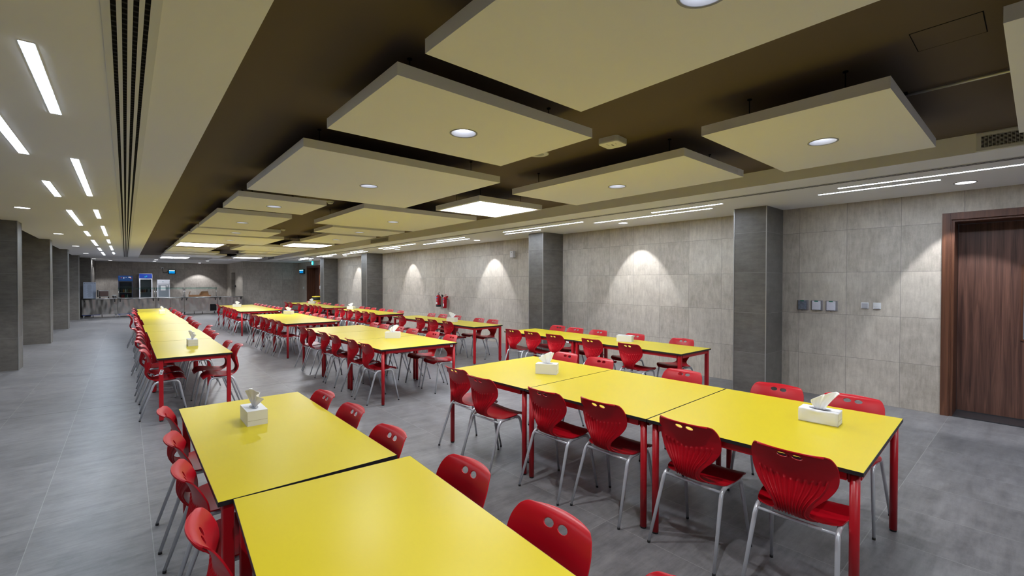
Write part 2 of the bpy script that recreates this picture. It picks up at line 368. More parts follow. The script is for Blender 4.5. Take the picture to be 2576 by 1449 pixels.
def light_panel(x0, x1, y0, y1, label):
    cx, cy = (x0+x1)/2, (y0+y1)/2
    r = empty('light_panel', (cx, cy, ZP)); tag(r, label, 'ceiling light', 'hanging square light panels')
    a, b = (x1-x0)/2, (y1-y0)/2
    bm = bmesh.new(); box(bm, -a, a, -b, b, 0.012, PANEL_T)
    for q in ((-a, -a+0.05, -b, b), (a-0.05, a, -b, b), (-a+0.05, a-0.05, -b, -b+0.05), (-a+0.05, a-0.05, b-0.05, b)): box(bm, *q, 0, 0.012)
    obj('frame', bm, M_PAN, r)
    for q in ((-a+0.05, -0.008), (0.008, a-0.05)):
        bm = bbox(q[0], q[1], -b+0.05, b-0.05, 0.004, 0.012); obj('diffuser', bm, M_SQ, r)
    bm = bbox(-0.008, 0.008, -b+0.05, b-0.05, 0.001, 0.012); obj('divider', bm, M_DRK, r)
    cables(r, x0, x1, y0, y1)
LP = [(1.06, 2.15, -0.25, 1.86), (1.06, 2.60, 2.14, 3.20), (1.06, 3.03, 3.74, 5.90), (1.06, 2.12, 6.42, 7.57), (1.07, 2.12, 8.13, 10.42), (1.07, 2.56, 10.66, 11.9), (1.07, 3.01, 12.25, 14.66)]
LP2 = [(1.09, 2.20, 17.0, 19.35), (1.09, 2.65, 19.68, 20.88), (1.12, 3.13, 21.4, 23.6)]
for i, q in enumerate(LP):
    panel(*q, ['large white hanging panel cut off by the top edge, one downlight', 'second white hanging panel in the left row, below the cropped one', 'third white hanging panel in the left row, long and wide', 'fourth white hanging panel in left row, nearly square', 'fifth white hanging panel in left row', 'sixth white hanging panel in left row', 'seventh white hanging panel in left row, before the square light'][i])
for i, q in enumerate(LP2):
    panel(*q, ['white hanging panel just beyond the far left square light', 'white hanging panel second beyond the far left square light', 'white hanging panel third beyond the far left square light'][i])
RP = [(2.72, 4.78, -2.1, 0.11), (3.16, 4.79, 0.54, 1.60), (3.54, 4.70, 1.94, 4.14), (2.59, 4.57, 6.28, 8.52), (3.03, 4.54, 8.84, 9.98), (3.47, 4.55, 10.3, 12.58), (2.63, 4.60, 15.0, 17.4), (3.12, 4.60, 17.65, 18.85), (3.45, 4.67, 19.4, 21.3)]
for i, q in enumerate(RP):
    panel(*q, ['white hanging panel cut off by the top right corner', 'white hanging panel at upper right, above the wooden door side', 'white hanging panel right row, just before the nearest square light', 'white hanging panel right row, first beyond the nearest square light', 'white hanging panel right row, second beyond the nearest square light', 'white hanging panel right row, third beyond the nearest square light', 'white hanging panel right row, first beyond the second square light', 'white hanging panel right row, second beyond the second square light', 'white hanging panel right row, third beyond the second square light'][i])
panel(1.06, 2.6, -2.6, -0.5, 'unseen white hanging panel added behind the viewer to light the near tables')  # out of view, added so its downlight brightens the nearest tables
panel(3.0, 4.6, 24.3, 26.4, 'farthest white hanging panel of the right row near the end wall')
light_panel(3.48, 4.61, 4.72, 5.80, 'nearest bright square light panel, right row, with thin dark divider')
light_panel(3.47, 4.59, 13.25, 14.55, 'second bright square light panel in the right row')
light_panel(3.57, 4.62, 22.15, 23.3, 'farthest bright square light panel in the right row')
light_panel(1.08, 2.18, 15.0, 16.45, 'bright square light panel in the middle of the left row')
light_panel(1.13, 2.17, 23.95, 25.5, 'farthest bright square light panel in the left row')

# ---------------------------------------------------------------- line lights, downlights, slots in the soffits
def line_light(xc, y0, y1, label, wd=0.055):
    r = empty('line_light', (xc, (y0+y1)/2, ZC)); tag(r, label, 'ceiling light', 'recessed line lights')
    h = (y1-y0)/2; bm = bmesh.new()
    for q in ((-wd/2-0.004, -wd/2, -h, h), (wd/2, wd/2+0.004, -h, h), (-wd/2-0.004, wd/2+0.004, -h-0.004, -h), (-wd/2-0.004, wd/2+0.004, h, h+0.004)): box(bm, *q, -0.003, 0.0)
    obj('rim', bm, M_VENT, r)
    bm = bbox(-wd/2, wd/2, -h, h, -0.0045 if xc < 0 else -0.003, 0.0); obj('diffuser', bm, M_LINEL if xc < 0 else M_LINE, r)
def run_lights(xc, segs, row, wd):
    k = 0
    for a, b in segs:
        if b < 0: line_light(xc, a, b, 'line light behind the viewer, %s' % row, wd); continue
        line_light(xc, a, b, '%s %s line light from the near end, %s' % ('long' if b-a > 1.6 else 'short', ORD[k] if k else 'nearest', row), wd); k += 1
run_lights(-0.347, ((-2.6, -0.2), (3.11, 4.30), (5.77, 8.11), (9.64, 10.87), (12.38, 14.85), (16.24, 17.65), (19.0, 21.5), (23.05, 24.5)), 'left soffit row beside the slot diffuser', 0.052)
run_lights(-0.670, ((-2.2, -1.0), (3.4, 5.82), (7.25, 8.46), (9.96, 12.47), (13.92, 15.2), (16.7, 19.2), (20.5, 22.05), (23.3, 25.8)), 'left soffit row nearer the left pillars', 0.06)
run_lights(6.47, ((-3.4, -2.2), (-0.85, 1.58), (2.96, 4.09), (5.55, 7.86), (9.42, 10.7), (11.95, 14.4), (15.8, 16.95), (18.5, 20.9), (22.2, 23.4)), 'right soffit row beside the slot diffuser', 0.045)
run_lights(6.76, ((-3.2, -0.9), (0.72, 1.86), (3.25, 5.5), (6.98, 8.14), (9.62, 11.94), (13.5, 14.7), (16.1, 18.5), (19.8, 21.0), (22.4, 24.7)), 'right soffit row nearer the tiled wall', 0.045)
def soffit_dl(x, y, watts, ang, label, bl=0.25, tilt=0.0):
    r = empty('downlight', (x, y, ZC)); tag(r, label, 'ceiling light', 'round soffit downlights')
    bm = bmesh.new(); lathe(bm, [(0.098, 0.0), (0.097, -0.004), (0.086, -0.004), (0.084, 0.0)]); obj('ring', bm, M_CUP, r)
    bm = bmesh.new(); disc(bm, 0, 0, -0.002, 0.085, flip=True); obj('lens', bm, M_LENSF, r, recalc=False)
    spot(x, y, ZC-0.006, watts, ang, bl, tilt=tilt)
for i, y in enumerate((0.56, 5.15, 9.83, 14.5, 19.4, 24.2)):
    soffit_dl(7.17, y, E_WALL*0.85, 63, ['round downlight in right soffit near the wooden door', 'second round downlight along the right wall', 'third round downlight along the right wall', 'fourth round downlight along the right wall', 'fifth round downlight along the right wall', 'farthest round downlight along the right wall'][i], 0.3, 22)
for i, y in enumerate((0.3, 5.3, 10.12, 15.05, 19.9, 24.7)):
    soffit_dl(-1.19, y, E_WALL, 112, ['round downlight behind the viewer on the left', 'round downlight in left soffit just outside the view', 'nearest visible round downlight beside the left pillars', 'second visible round downlight beside the left pillars', 'third visible round downlight beside the left pillars', 'fourth visible round downlight beside the left pillars'][i])
for i, (x, y) in enumerate(((-1.18, 30.4), (1.21, 29.5), (3.38, 29.3), (1.22, 31.6), (3.4, 32.9), (-0.6, 31.8))):
    soffit_dl(x, y, E_WALL*(1.3 if i == 4 else 0.9), 130 if i != 4 else 95, ['round downlight above the left end of the serving counter', 'round downlight above the middle of the serving counter', 'round downlight above the right part of the serving counter', 'round downlight nearer the kitchen back wall, left of centre', 'round downlight close to the kitchen back wall over cardboard boxes', 'round downlight near kitchen back wall at left'][i])
def slot_diffuser(xs, x0, x1, y0, y1, label):
    r = empty('slot_diffuser', ((x0+x1)/2, (y0+y1)/2, ZC)); tag(r, label, 'air diffuser')
    cx, cy = r.location.x, r.location.y
    bm = bmesh.new(); e = [x0]+[v for s in xs for v in s]+[x1]
    for k in range(0, len(e), 2): box(bm, e[k]-cx, e[k+1]-cx, y0-cy, y1-cy, -0.006, 0)
    obj('frame', bm, M_VENT, r)
    for s0, s1 in xs:
        bm = bmesh.new(); box(bm, s0-cx, s1-cx, y0-cy, y1-cy, -0.0052, 0)
        y = y0-cy
        while y < y1-cy:
            box(bm, s0-cx, s1-cx, y, y+0.014, -0.0058, -0.0052, 1); y += 0.05
        obj('slot', bm, (M_DRK, M_BLADE), r)
slot_diffuser([(-0.040, -0.0215), (-0.004, 0.0145), (0.032, 0.0505), (0.068, 0.0865)], -0.07, 0.122, 0.8, 27.0, 'long white air diffuser with four dark slots in the left soffit')
slot_diffuser([(6.058, 6.088), (6.104, 6.134)], 6.045, 6.147, -2.5, 26.0, 'long thin air diffuser with two dark slots in the right soffit')
# air grilles on the face of the ceiling step
def grille(y0, y1, label):
    r = empty('air_grille', (RX1, (y0+y1)/2, 2.86)); tag(r, label, 'air grille', 'air grilles on the ceiling step')
    h = (y1-y0)/2; bm = bmesh.new()
    for q in ((-h, -h+0.03, -0.075, 0.075), (h-0.03, h, -0.075, 0.075), (-h+0.03, h-0.03, -0.075, -0.05), (-h+0.03, h-0.03, 0.05, 0.075)): box(bm, -0.012, 0, *q)
    obj('frame', bm, M_VENT, r)
    bm = bbox(-0.002, 0, -h+0.03, h-0.03, -0.05, 0.05); obj('backing', bm, M_DRK, r)
    bm = bmesh.new()
    for k in range(9): z = -0.044+k*0.011; box(bm, -0.010, -0.006, -h+0.03, h-0.03, z-0.0014, z+0.0014)
    y = -h+0.03
    while y < h-0.03: box(bm, -0.006, -0.002, y, y+0.002, -0.05, 0.05); y += 0.022
    obj('louvre', bm, M_VENT, r)
grille(-0.5, 0.375, 'white air grille on ceiling step at upper right corner')
grille(11.85, 13.07, 'air grille on ceiling step beyond the middle panels')
grille(24.66, 25.89, 'farthest small air grille on the ceiling step')
# items on the brown ceiling
def rsq(bm, h, rad, z0, z1, k=8):
    P = [(sx*(h-rad)+rad*math.cos(a0+PI/2*t/k), sy*(h-rad)+rad*math.sin(a0+PI/2*t/k)) for sx, sy, a0 in ((1, 1, 0), (-1, 1, PI/2), (-1, -1, PI), (1, -1, 3*PI/2)) for t in range(k+1)]
    lo = [bm.verts.new((x, y, z0)) for x, y in P]; hi = [bm.verts.new((x, y, z1)) for x, y in P]; n = len(P)
    bm.faces.new(lo[::-1]); bm.faces.new(hi)
    for q in range(n): bm.faces.new((lo[q], lo[(q+1) % n], hi[(q+1) % n], hi[q]))
r = empty('access_point', (3.36, 2.53, ZB), 0.12); tag(r, 'square white wireless device with rounded corners on the brown ceiling', 'wireless device')
bm = bmesh.new(); rsq(bm, 0.1, 0.035, -0.045, 0); obj('housing', bm, M_VENT, r)
bm = bmesh.new(); rsq(bm, 0.097, 0.034, -0.052, -0.045); obj('cover', bm, M_PAN, r)
bm = bmesh.new(); box(bm, -0.02, 0.02, -0.006, 0.006, -0.0528, -0.052)
for k in range(6): box(bm, -0.055+k*0.011, -0.047+k*0.011, 0.03, 0.033, -0.0525, -0.052)
for k in range(3): box(bm, -0.03+k*0.011, -0.022+k*0.011, -0.045, -0.041, -0.0525, -0.052)
obj('marking', bm, mat('grey_print', (0.15, 0.15, 0.2), 0.6), r)
def lathe_thing(name, parts, loc, label, cat, group=None):
    r = empty(name, loc); tag(r, label, cat, group)
    for nm, prof, m in parts:
        bm = bmesh.new(); rg = lathe(bm, prof); bm.faces.new(rg[0][::-1]); bm.faces.new(rg[-1]); obj(nm, bm, m, r)
    return r
lathe_thing('ceiling_speaker', [('rim', [(0.105, 0), (0.103, -0.006), (0.095, -0.008), (0.088, -0.008)], M_VENT), ('mesh_cover', [(0.088, -0.004), (0.088, -0.007), (0.04, -0.0085), (0.01, -0.0085)], mat('speaker_mesh', (0.42, 0.45, 0.44), 0.6, bump=0.4, bscale=400))], (3.17, 3.30, ZB), 'round pale ceiling speaker half hidden behind second hanging panel', 'ceiling speaker')
for i, (x, y) in enumerate(((2.50, 7.40), (2.95, 12.1), (2.75, 18.6))):
    lathe_thing('smoke_detector', [('base', [(0.055, 0), (0.055, -0.012), (0.05, -0.016)], M_VENT), ('sensor_head', [(0.042, -0.016), (0.044, -0.028), (0.034, -0.042), (0.016, -0.046)], M_VENT)], (x, y, ZB), ['nearest small round smoke detector on the brown ceiling', 'second small smoke detector on the brown ceiling', 'farthest small smoke detector on the brown ceiling'][i], 'smoke detector', 'smoke detectors')
bm = bmesh.new(); tube(bm, [(4.05, -0.8, ZB-0.018), (4.05, 0.72, ZB-0.018)], 0.010, 12)
pipe = obj('conduit', bm, M_TUBE); tag(pipe, 'thin grey pipe running across brown ceiling at upper right', 'pipe')
bm = bmesh.new()
for y in (-0.4, 0.1, 0.6): box(bm, 4.03, 4.07, y, y+0.02, ZB-0.02, ZB)
obj('pipe_clip', bm, M_DRK, pipe)
hx0, hx1, hy0, hy1 = 3.11, 3.38, -0.02+0.21, 0.46
bm = bmesh.new()
for q in ((hx0, hx1, hy0, hy0+0.003), (hx0, hx1, hy1-0.003, hy1), (hx0, hx0+0.003, hy0+0.003, hy1-0.003), (hx1-0.003, hx1, hy0+0.003, hy1-0.003)): box(bm, *q, ZB-0.002, ZB)
hatch = obj('access_hatch', bm, M_DRK); tag(hatch, 'outline of flush access hatch in the brown ceiling at upper right', 'access hatch')
bm = bbox(hx0+0.004, hx1-0.004, hy0+0.004, hy1-0.004, ZB-0.002, ZB); obj('hatch_cover', bm, M_BRN, hatch)

# ---------------------------------------------------------------- chair
def interp(tab, x):
    for (a, va), (b, vb) in zip(tab, tab[1:]):
        if x <= b: t = (x-a)/(b-a); t = max(0, t); return va+(vb-va)*t
    return tab[-1][1]
PROF = [(-0.030, 0.817), (-0.012, 0.812), (0.005, 0.799), (0.026, 0.762), (0.045, 0.708), (0.051, 0.656), (0.044, 0.604), (0.034, 0.560), (0.036, 0.520), (0.056, 0.484), (0.095, 0.460), (0.145, 0.449), (0.205, 0.447), (0.275, 0.455), (0.335, 0.464), (0.385, 0.459), (0.415, 0.443), (0.428, 0.425)]
WID = [0.150, 0.172, 0.190, 0.208, 0.213, 0.204, 0.168, 0.122, 0.090, 0.084, 0.120, 0.186, 0.205, 0.213, 0.211, 0.203, 0.185, 0.155]
def catmull(P, n):
    out = []
    Q = [P[0]]+list(P)+[P[-1]]
    segs = len(P)-1
    for s in range(n+1):
        u = s/n*segs; i = min(int(u), segs-1); t = u-i
        p0, p1, p2, p3 = Q[i], Q[i+1], Q[i+2], Q[i+3]
        out.append(tuple(0.5*((2*b)+(-a+c)*t+(2*a-5*b+4*c-d)*t*t+(-a+3*b-3*c+d)*t**3) for a, b, c, d in zip(p0, p1, p2, p3)))
    return out
def make_chair(ni=126, nj=200):
    pw = [(p[0], p[1], w_) for p, w_ in zip(PROF, WID)]
    cv = catmull(pw, nj)
    ln = [0]
    for a, b in zip(cv, cv[1:]): ln.append(ln[-1]+math.hypot(b[0]-a[0], b[1]-a[1]))
    # centre line normals (pointing to the sitter's side)
    P, B = {}, {}
    TH = 0.0055
    for j in range(nj+1):
        a, b = cv[max(j-1, 0)], cv[min(j+1, nj)]
        dx, dz = b[0]-a[0], b[1]-a[1]; L = math.hypot(dx, dz); nx, nz = -dz/L, dx/L
        u, z, hw = cv[j]
        front = (-nx, -nz) if nx < 0 or (abs(nx) < 0.3 and nz < 0) else (nx, nz)
        if z > 0.5: front = (abs(nx), nz if nx > 0 else -nz)
        elif True:
            front = (nx, nz) if nz > 0 else (-nx, -nz)
        back_part = z > 0.47 and u < 0.12
        for i in range(ni+1):
            t = -1+2*i/ni
            c = interp([(0.45, 0.0), (0.5, 0.012), (0.56, 0.018), (0.65, 0.036), (0.72, 0.038), (0.82, 0.030)], z) if u < 0.12 else 0.0
            lift = 0.012 if u > 0.2 else 0.012*max(0, (u-0.1)/0.1)
            if u > 0.38: lift *= max(0.0, 1-(u-0.38)/0.08)
            uu = u+c*t*t; zz = z+lift*t*t
            if j < 6: zz -= 0.006*(t*t)
            y = hw*t*(1-0.10*c*t*t/0.05)
            # raised ribs on the rear face
            k = (t+0.75)/0.15; f = abs(k-round(k))
            rib = 0
            if -0.3 < k < 10.3 and u < 0.13:
                zt = 0.660+0.035*abs(t)
                a1 = max(0, min(1, (zt-z)/0.008)); a2 = max(0, min(1, (0.12-u)/0.04)) if z < 0.49 else 1
                rib = 0.0088*a1*a2*max(0, 1-(f/0.25)**2)
            P[i, j] = Vector((uu+front[0]*TH/2, y, zz+front[1]*TH/2))
            B[i, j] = Vector((uu-front[0]*(TH/2+rib), y, zz-front[1]*(TH/2+rib)))
    HC = [(-0.034, 0.781), (0.034, 0.781)]; HA, HB = 0.0245, 0.0130
    def rho(y, z):
        h = min(HC, key=lambda q: abs(y-q[0])); return math.hypot((y-h[0])/HA, (z-h[1])/HB), h
    keep = {}
    for j in range(nj):
        for i in range(ni):
            c = (P[i, j]+P[i+1, j+1])/2
            keep[i, j] = not (cv[j][0] < 0.06 and c.z > 0.7 and rho(c.y, c.z)[0] < 0.5)
    for i in range(1, ni):      # open the two hand holes smoothly
        for j in range(1, nj):
            if cv[j][0] > 0.06 or cv[j][1] < 0.7: continue
            p = P[i, j]; q, h = rho(p.y, p.z)
            if q > 1.7 or q < 1e-6: continue
            ks = [keep[a, b] for a in (i-1, i) for b in (j-1, j)]
            if not any(ks): continue
            t = 1.0 if not all(ks) else max(1.04, 1+0.7*(q-0.5)/1.2)
            dy = (p.y-h[0])*(t/q-1); dz = (p.z-h[1])*(t/q-1)
            sl = (cv[min(j+2, nj)][0]-cv[max(j-2, 0)][0])/(cv[min(j+2, nj)][1]-cv[max(j-2, 0)][1])
            for Q in (P, B): Q[i, j].y += dy; Q[i, j].z += dz; Q[i, j].x += dz*sl
    JS = next(j for j in range(nj) if cv[j][0] > 0.075 and cv[j][1] < 0.49)
    def part(name, j0, j1, parent):
        bm = bmesh.new(); vf, vb = {}, {}
        def V(dct, src, i, j):
            if (i, j) not in dct: dct[i, j] = bm.verts.new(src[i, j])
            return dct[i, j]
        for j in range(j0, j1):
            for i in range(ni):
                if not keep[i, j]: continue
                f = bm.faces.new([V(vf, P, i, j), V(vf, P, i+1, j), V(vf, P, i+1, j+1), V(vf, P, i, j+1)]); f.smooth = True
                f = bm.faces.new([V(vb, B, i, j), V(vb, B, i, j+1), V(vb, B, i+1, j+1), V(vb, B, i+1, j)]); f.smooth = True
        def solid(i, j): return 0 <= i < ni and 0 <= j < nj and keep[i, j]
        for j in range(j0, j1):
            for i in range(ni):
                if not keep[i, j]: continue
                for (a, b, ni2, nj2) in (((i, j), (i+1, j), i, j-1), ((i+1, j), (i+1, j+1), i+1, j), ((i+1, j+1), (i, j+1), i, j+1), ((i, j+1), (i, j), i-1, j)):
                    if not solid(ni2, nj2):
                        f = bm.faces.new([vf[b], vf[a], vb[a], vb[b]]); f.smooth = False
        o = obj(name, bm, M_RED, parent)
        return o
    r = empty('dining_chair')
    OFF = -0.24
    kidsl = [part('backrest', 0, JS, r), part('seat', JS, nj, r)]
    for side in (-1, 1):
        ys = 0.185*side; yf = 0.212*side
        pr = smoothpath([(-0.025, yf, 0.012), (0.115, ys, 0.436), (0.23, ys, 0.440)])
        pf = smoothpath([(0.435, yf, 0.012), (0.350, ys, 0.445), (0.23, ys, 0.440)])
        for p in (pr, pf):
            n = len(p); rad = [0.0088+0.0036*min(1, q.z/0.40) for q in p]
            bm = bmesh.new(); tube(bm, p, rad, 12); lg = obj('leg', bm, M_TUBE, r); kidsl.append(lg)
            bm = bmesh.new(); d = (Vector(p[1])-Vector(p[0])).normalized(); tube(bm, [Vector(p[0])-Vector((0, 0, 0.012)), Vector(p[0])+d*0.003], 0.0098, 12)
            obj('foot_cap', bm, M_RUB, lg)
    for u, z in ((0.118, 0.418), (0.32, 0.43)):
        bm = bmesh.new(); tube(bm, [(u, -0.186, z), (u, 0.186, z)], 0.0085, 10)
        kidsl.append(obj('crossbar', bm, M_TUBE, r))
    for yb in (-0.10, 0.07): bm = bmesh.new(); box(bm, 0.13, 0.31, yb, yb+0.03, 0.4385, 0.444); kidsl.append(obj('seat_bracket', bm, M_RED, r))
    bm = bmesh.new(); tube(bm, [(0.118, -0.12, 0.418), (0.118, -0.06, 0.418)], 0.0092, 10, False); k = obj('tape_label', bm, M_PAPER, r); k['label'] = 'torn white tape on the rear crossbar'; kidsl.append(k)
    for k in kidsl: k.location.x = OFF
    return r
CH = make_chair(); used = [False]
def place_chair(xh, y, side, label, jit, far=False):
    """xh: world X of the hand holes; side -1: back on the low-X side (chair faces +X)"""
    s = 1 if side < 0 else -1
    x = xh+s*(0.24-0.013)
    if not used[0]: r = CH; used[0] = True
    else: r = dup(CH, None, ('foot_cap', 'tape_label') if far else (() if jit > 0.4 else ('tape_label',)))
    r.location = (x, y, 0); r.rotation_euler = (0, 0, (0 if s > 0 else PI)+(random.random()-0.5)*0.07)
    tag(r, label, 'chair', 'red ribbed plastic chairs around the yellow tables')
kids(CH)
for c in CH.children: kids(c)

# ---------------------------------------------------------------- tables
def table(cx, cy, lx, ly, rz, square, label, dz=0.0, sticker=None):
    r = empty('dining_table', (cx, cy, 0), rz); tag(r, label, 'table', 'yellow canteen tables with red legs')
    a, b = lx/2, ly/2; e = 0.0016; top = 0.75+dz
    bm = bbox(-a+e, a-e, -b+e, b-e, top-0.016, top); obj('tabletop', bm, M_YEL, r)
    bm = bmesh.new()
    for q in ((-a, a, -b, -b+e), (-a, a, b-e, b), (-a, -a+e, -b+e, b-e), (a-e, a, -b+e, b-e)): box(bm, *q, top-0.020, top-0.0004)
    box(bm, -a+e, a-e, -b+e, b-e, top-0.020, top-0.016)
    obj('edge_band', bm, M_BLK, r)['label'] = 'black edge of the tabletop'
    ins = 0.018
    for s0 in (-1, 1):
        x = s0*(a-ins-0.0125); bm = bbox(x-0.0125, x+0.0125, -b+0.07, b-0.07, top-0.062, top-0.020); obj('apron', bm, M_REDM, r)
        y = s0*(b-ins-0.0125); bm = bbox(-a+0.07, a-0.07, y-0.0125, y+0.0125, top-0.062, top-0.020); obj('apron', bm, M_REDM, r)
    for sx in (-1, 1):
        for sy in (-1, 1):
            x, y = sx*(a-ins-0.022), sy*(b-ins-0.022)
            if square: bm = bbox(x-0.022, x+0.022, y-0.022, y+0.022, 0.012, top-0.020, 0.005, 2)
            else:
                bm = bmesh.new(); tube(bm, [(x, y, 0.012), (x, y, top-0.020)], 0.0215, 24)
            lg = obj('leg', bm, M_REDM, r)
            bm = bmesh.new(); tube(bm, [(x, y, 0), (x, y, 0.014)], 0.019, 20); obj('foot_cap', bm, M_RUB, lg)
            if not square:
                bm = bbox(x-0.03 if sx > 0 else x-0.005, x+0.005 if sx > 0 else x+0.03, y-0.005 if sy < 0 else y-0.03, y+0.03 if sy < 0 else y+0.005, top-0.075, top-0.020, 0.004, 1)
                obj('corner_bracket', bm, M_REDM, r)
    if sticker == 'leg':
        x, y = -(a-ins-0.022), -(b-ins-0.022)
        bm = bbox(-0.016, 0.016, -0.0006, 0.0, -0.028, 0.028); st = obj('sticker', bm, M_PAPER, r, (x+0.002, y-0.0222, 0.585)); st.rotation_euler = (0, 0.28, 0); st['label'] = 'small white sticker on the near leg'
        bm = bmesh.new(); box(bm, -0.004, 0.006, -0.0009, -0.0006, 0.012, 0.022)
        for k in range(3): box(bm, -0.010, 0.010, -0.0009, -0.0006, -0.018+k*0.007, -0.014+k*0.007)
        obj('sticker_print', bm, M_BLK, st)
    if sticker == 'apron':
        bm = bbox(a-0.12, a-0.075, -b+0.0045, -b+0.0052, top-0.055, top-0.028); st = obj('sticker', bm, M_PAPER, r); st['label'] = 'small white sticker on the near rail'
        bm = bmesh.new(); box(bm, a-0.115, a-0.08, -b+0.0040, -b+0.0045, top-0.045, top-0.037); obj('sticker_print', bm, M_BLK, st)
    if sticker == 'side':
        bm = bbox(-a+0.0045, -a+0.0052, -b+0.10, -b+0.16, top-0.055, top-0.030); st = obj('sticker', bm, M_PAPER, r); st['label'] = 'small white sticker on the side rail'
    return r
# front left row
table(0.675, 3.062, 0.79, 1.785, 0.0, True, 'yellow table at front left with tissue box, nearer table touching it')
table(0.672, 1.2495, 0.785, 1.785, math.radians(-3.4), True, 'yellow table nearest the viewer, cut off by the bottom edge')
# long left row
AY = [6.70, 8.60, 10.36, 12.10, 13.86, 15.72, 17.52, 19.32]
for i in range(7):
    dx = [0.0, 0.012, -0.008, 0.02, 0.0, -0.015, 0.008][i]
    table(0.655+dx, (AY[i]+AY[i+1])/2, 0.765, AY[i+1]-AY[i]-0.008, 0, True, 'narrow yellow table, %s from near end of the long left row' % ORD[i], sticker='leg' if i == 0 else None)
# wide front right row (slightly turned)
rz = math.radians(2.2)
ctr = Vector((3.215, 2.275))
for i, off in enumerate((-1.148, 0.0, 1.148)):
    p = Vector((-math.sin(rz)*off, math.cos(rz)*off))+ctr
    table(p.x, p.y, 1.27, 1.14, rz, False, ['wide yellow table at front right corner, with the crumpled tissue box', 'middle wide yellow table of the front right row', 'far wide yellow table of the front right row'][i])
# wide middle rows
MY = [5.66, 6.87, 8.08, 9.28]
for i in range(3): table(3.17, (MY[i]+MY[i+1])/2, 1.20, 1.20, 0, False, ['near wide yellow table of the centre row', 'middle wide yellow table of the centre row', 'far wide yellow table of the centre row'][i], sticker='apron' if i == 0 else None)
for i in range(3): table(3.19, 10.49+0.59+i*1.172, 1.16, 1.165, 0, False, ['near wide yellow table of the second centre row', 'middle wide yellow table of the second centre row', 'far wide yellow table of the second centre row'][i], sticker='apron' if i == 0 else None)
for i in range(4): table(3.23, 15.75+0.56+i*1.14, 1.17, 1.132, 0, False, '%s wide yellow table of the farthest centre row' % ORD[i], sticker='apron' if i == 0 else None)
# narrow rows along the right wall
for name, x0, x1, ys in (('first', 5.30, 6.09, (2.92, 4.72, 6.42)), ('second', 5.30, 6.04, (7.36, 9.16, 10.98)), ('third', 5.30, 6.06, (11.84, 13.52, 15.20)), ('farthest', 5.28, 6.03, (16.02, 17.7, 19.4, 21.15))):
    for i in range(len(ys)-1):
        table((x0+x1)/2, (ys[i]+ys[i+1])/2, x1-x0, ys[i+1]-ys[i]-0.008, 0, True, 'narrow yellow table, %s from near end, %s row along right wall' % (ORD[i], name), sticker={('first', 1): 'side'}.get((name, i)))

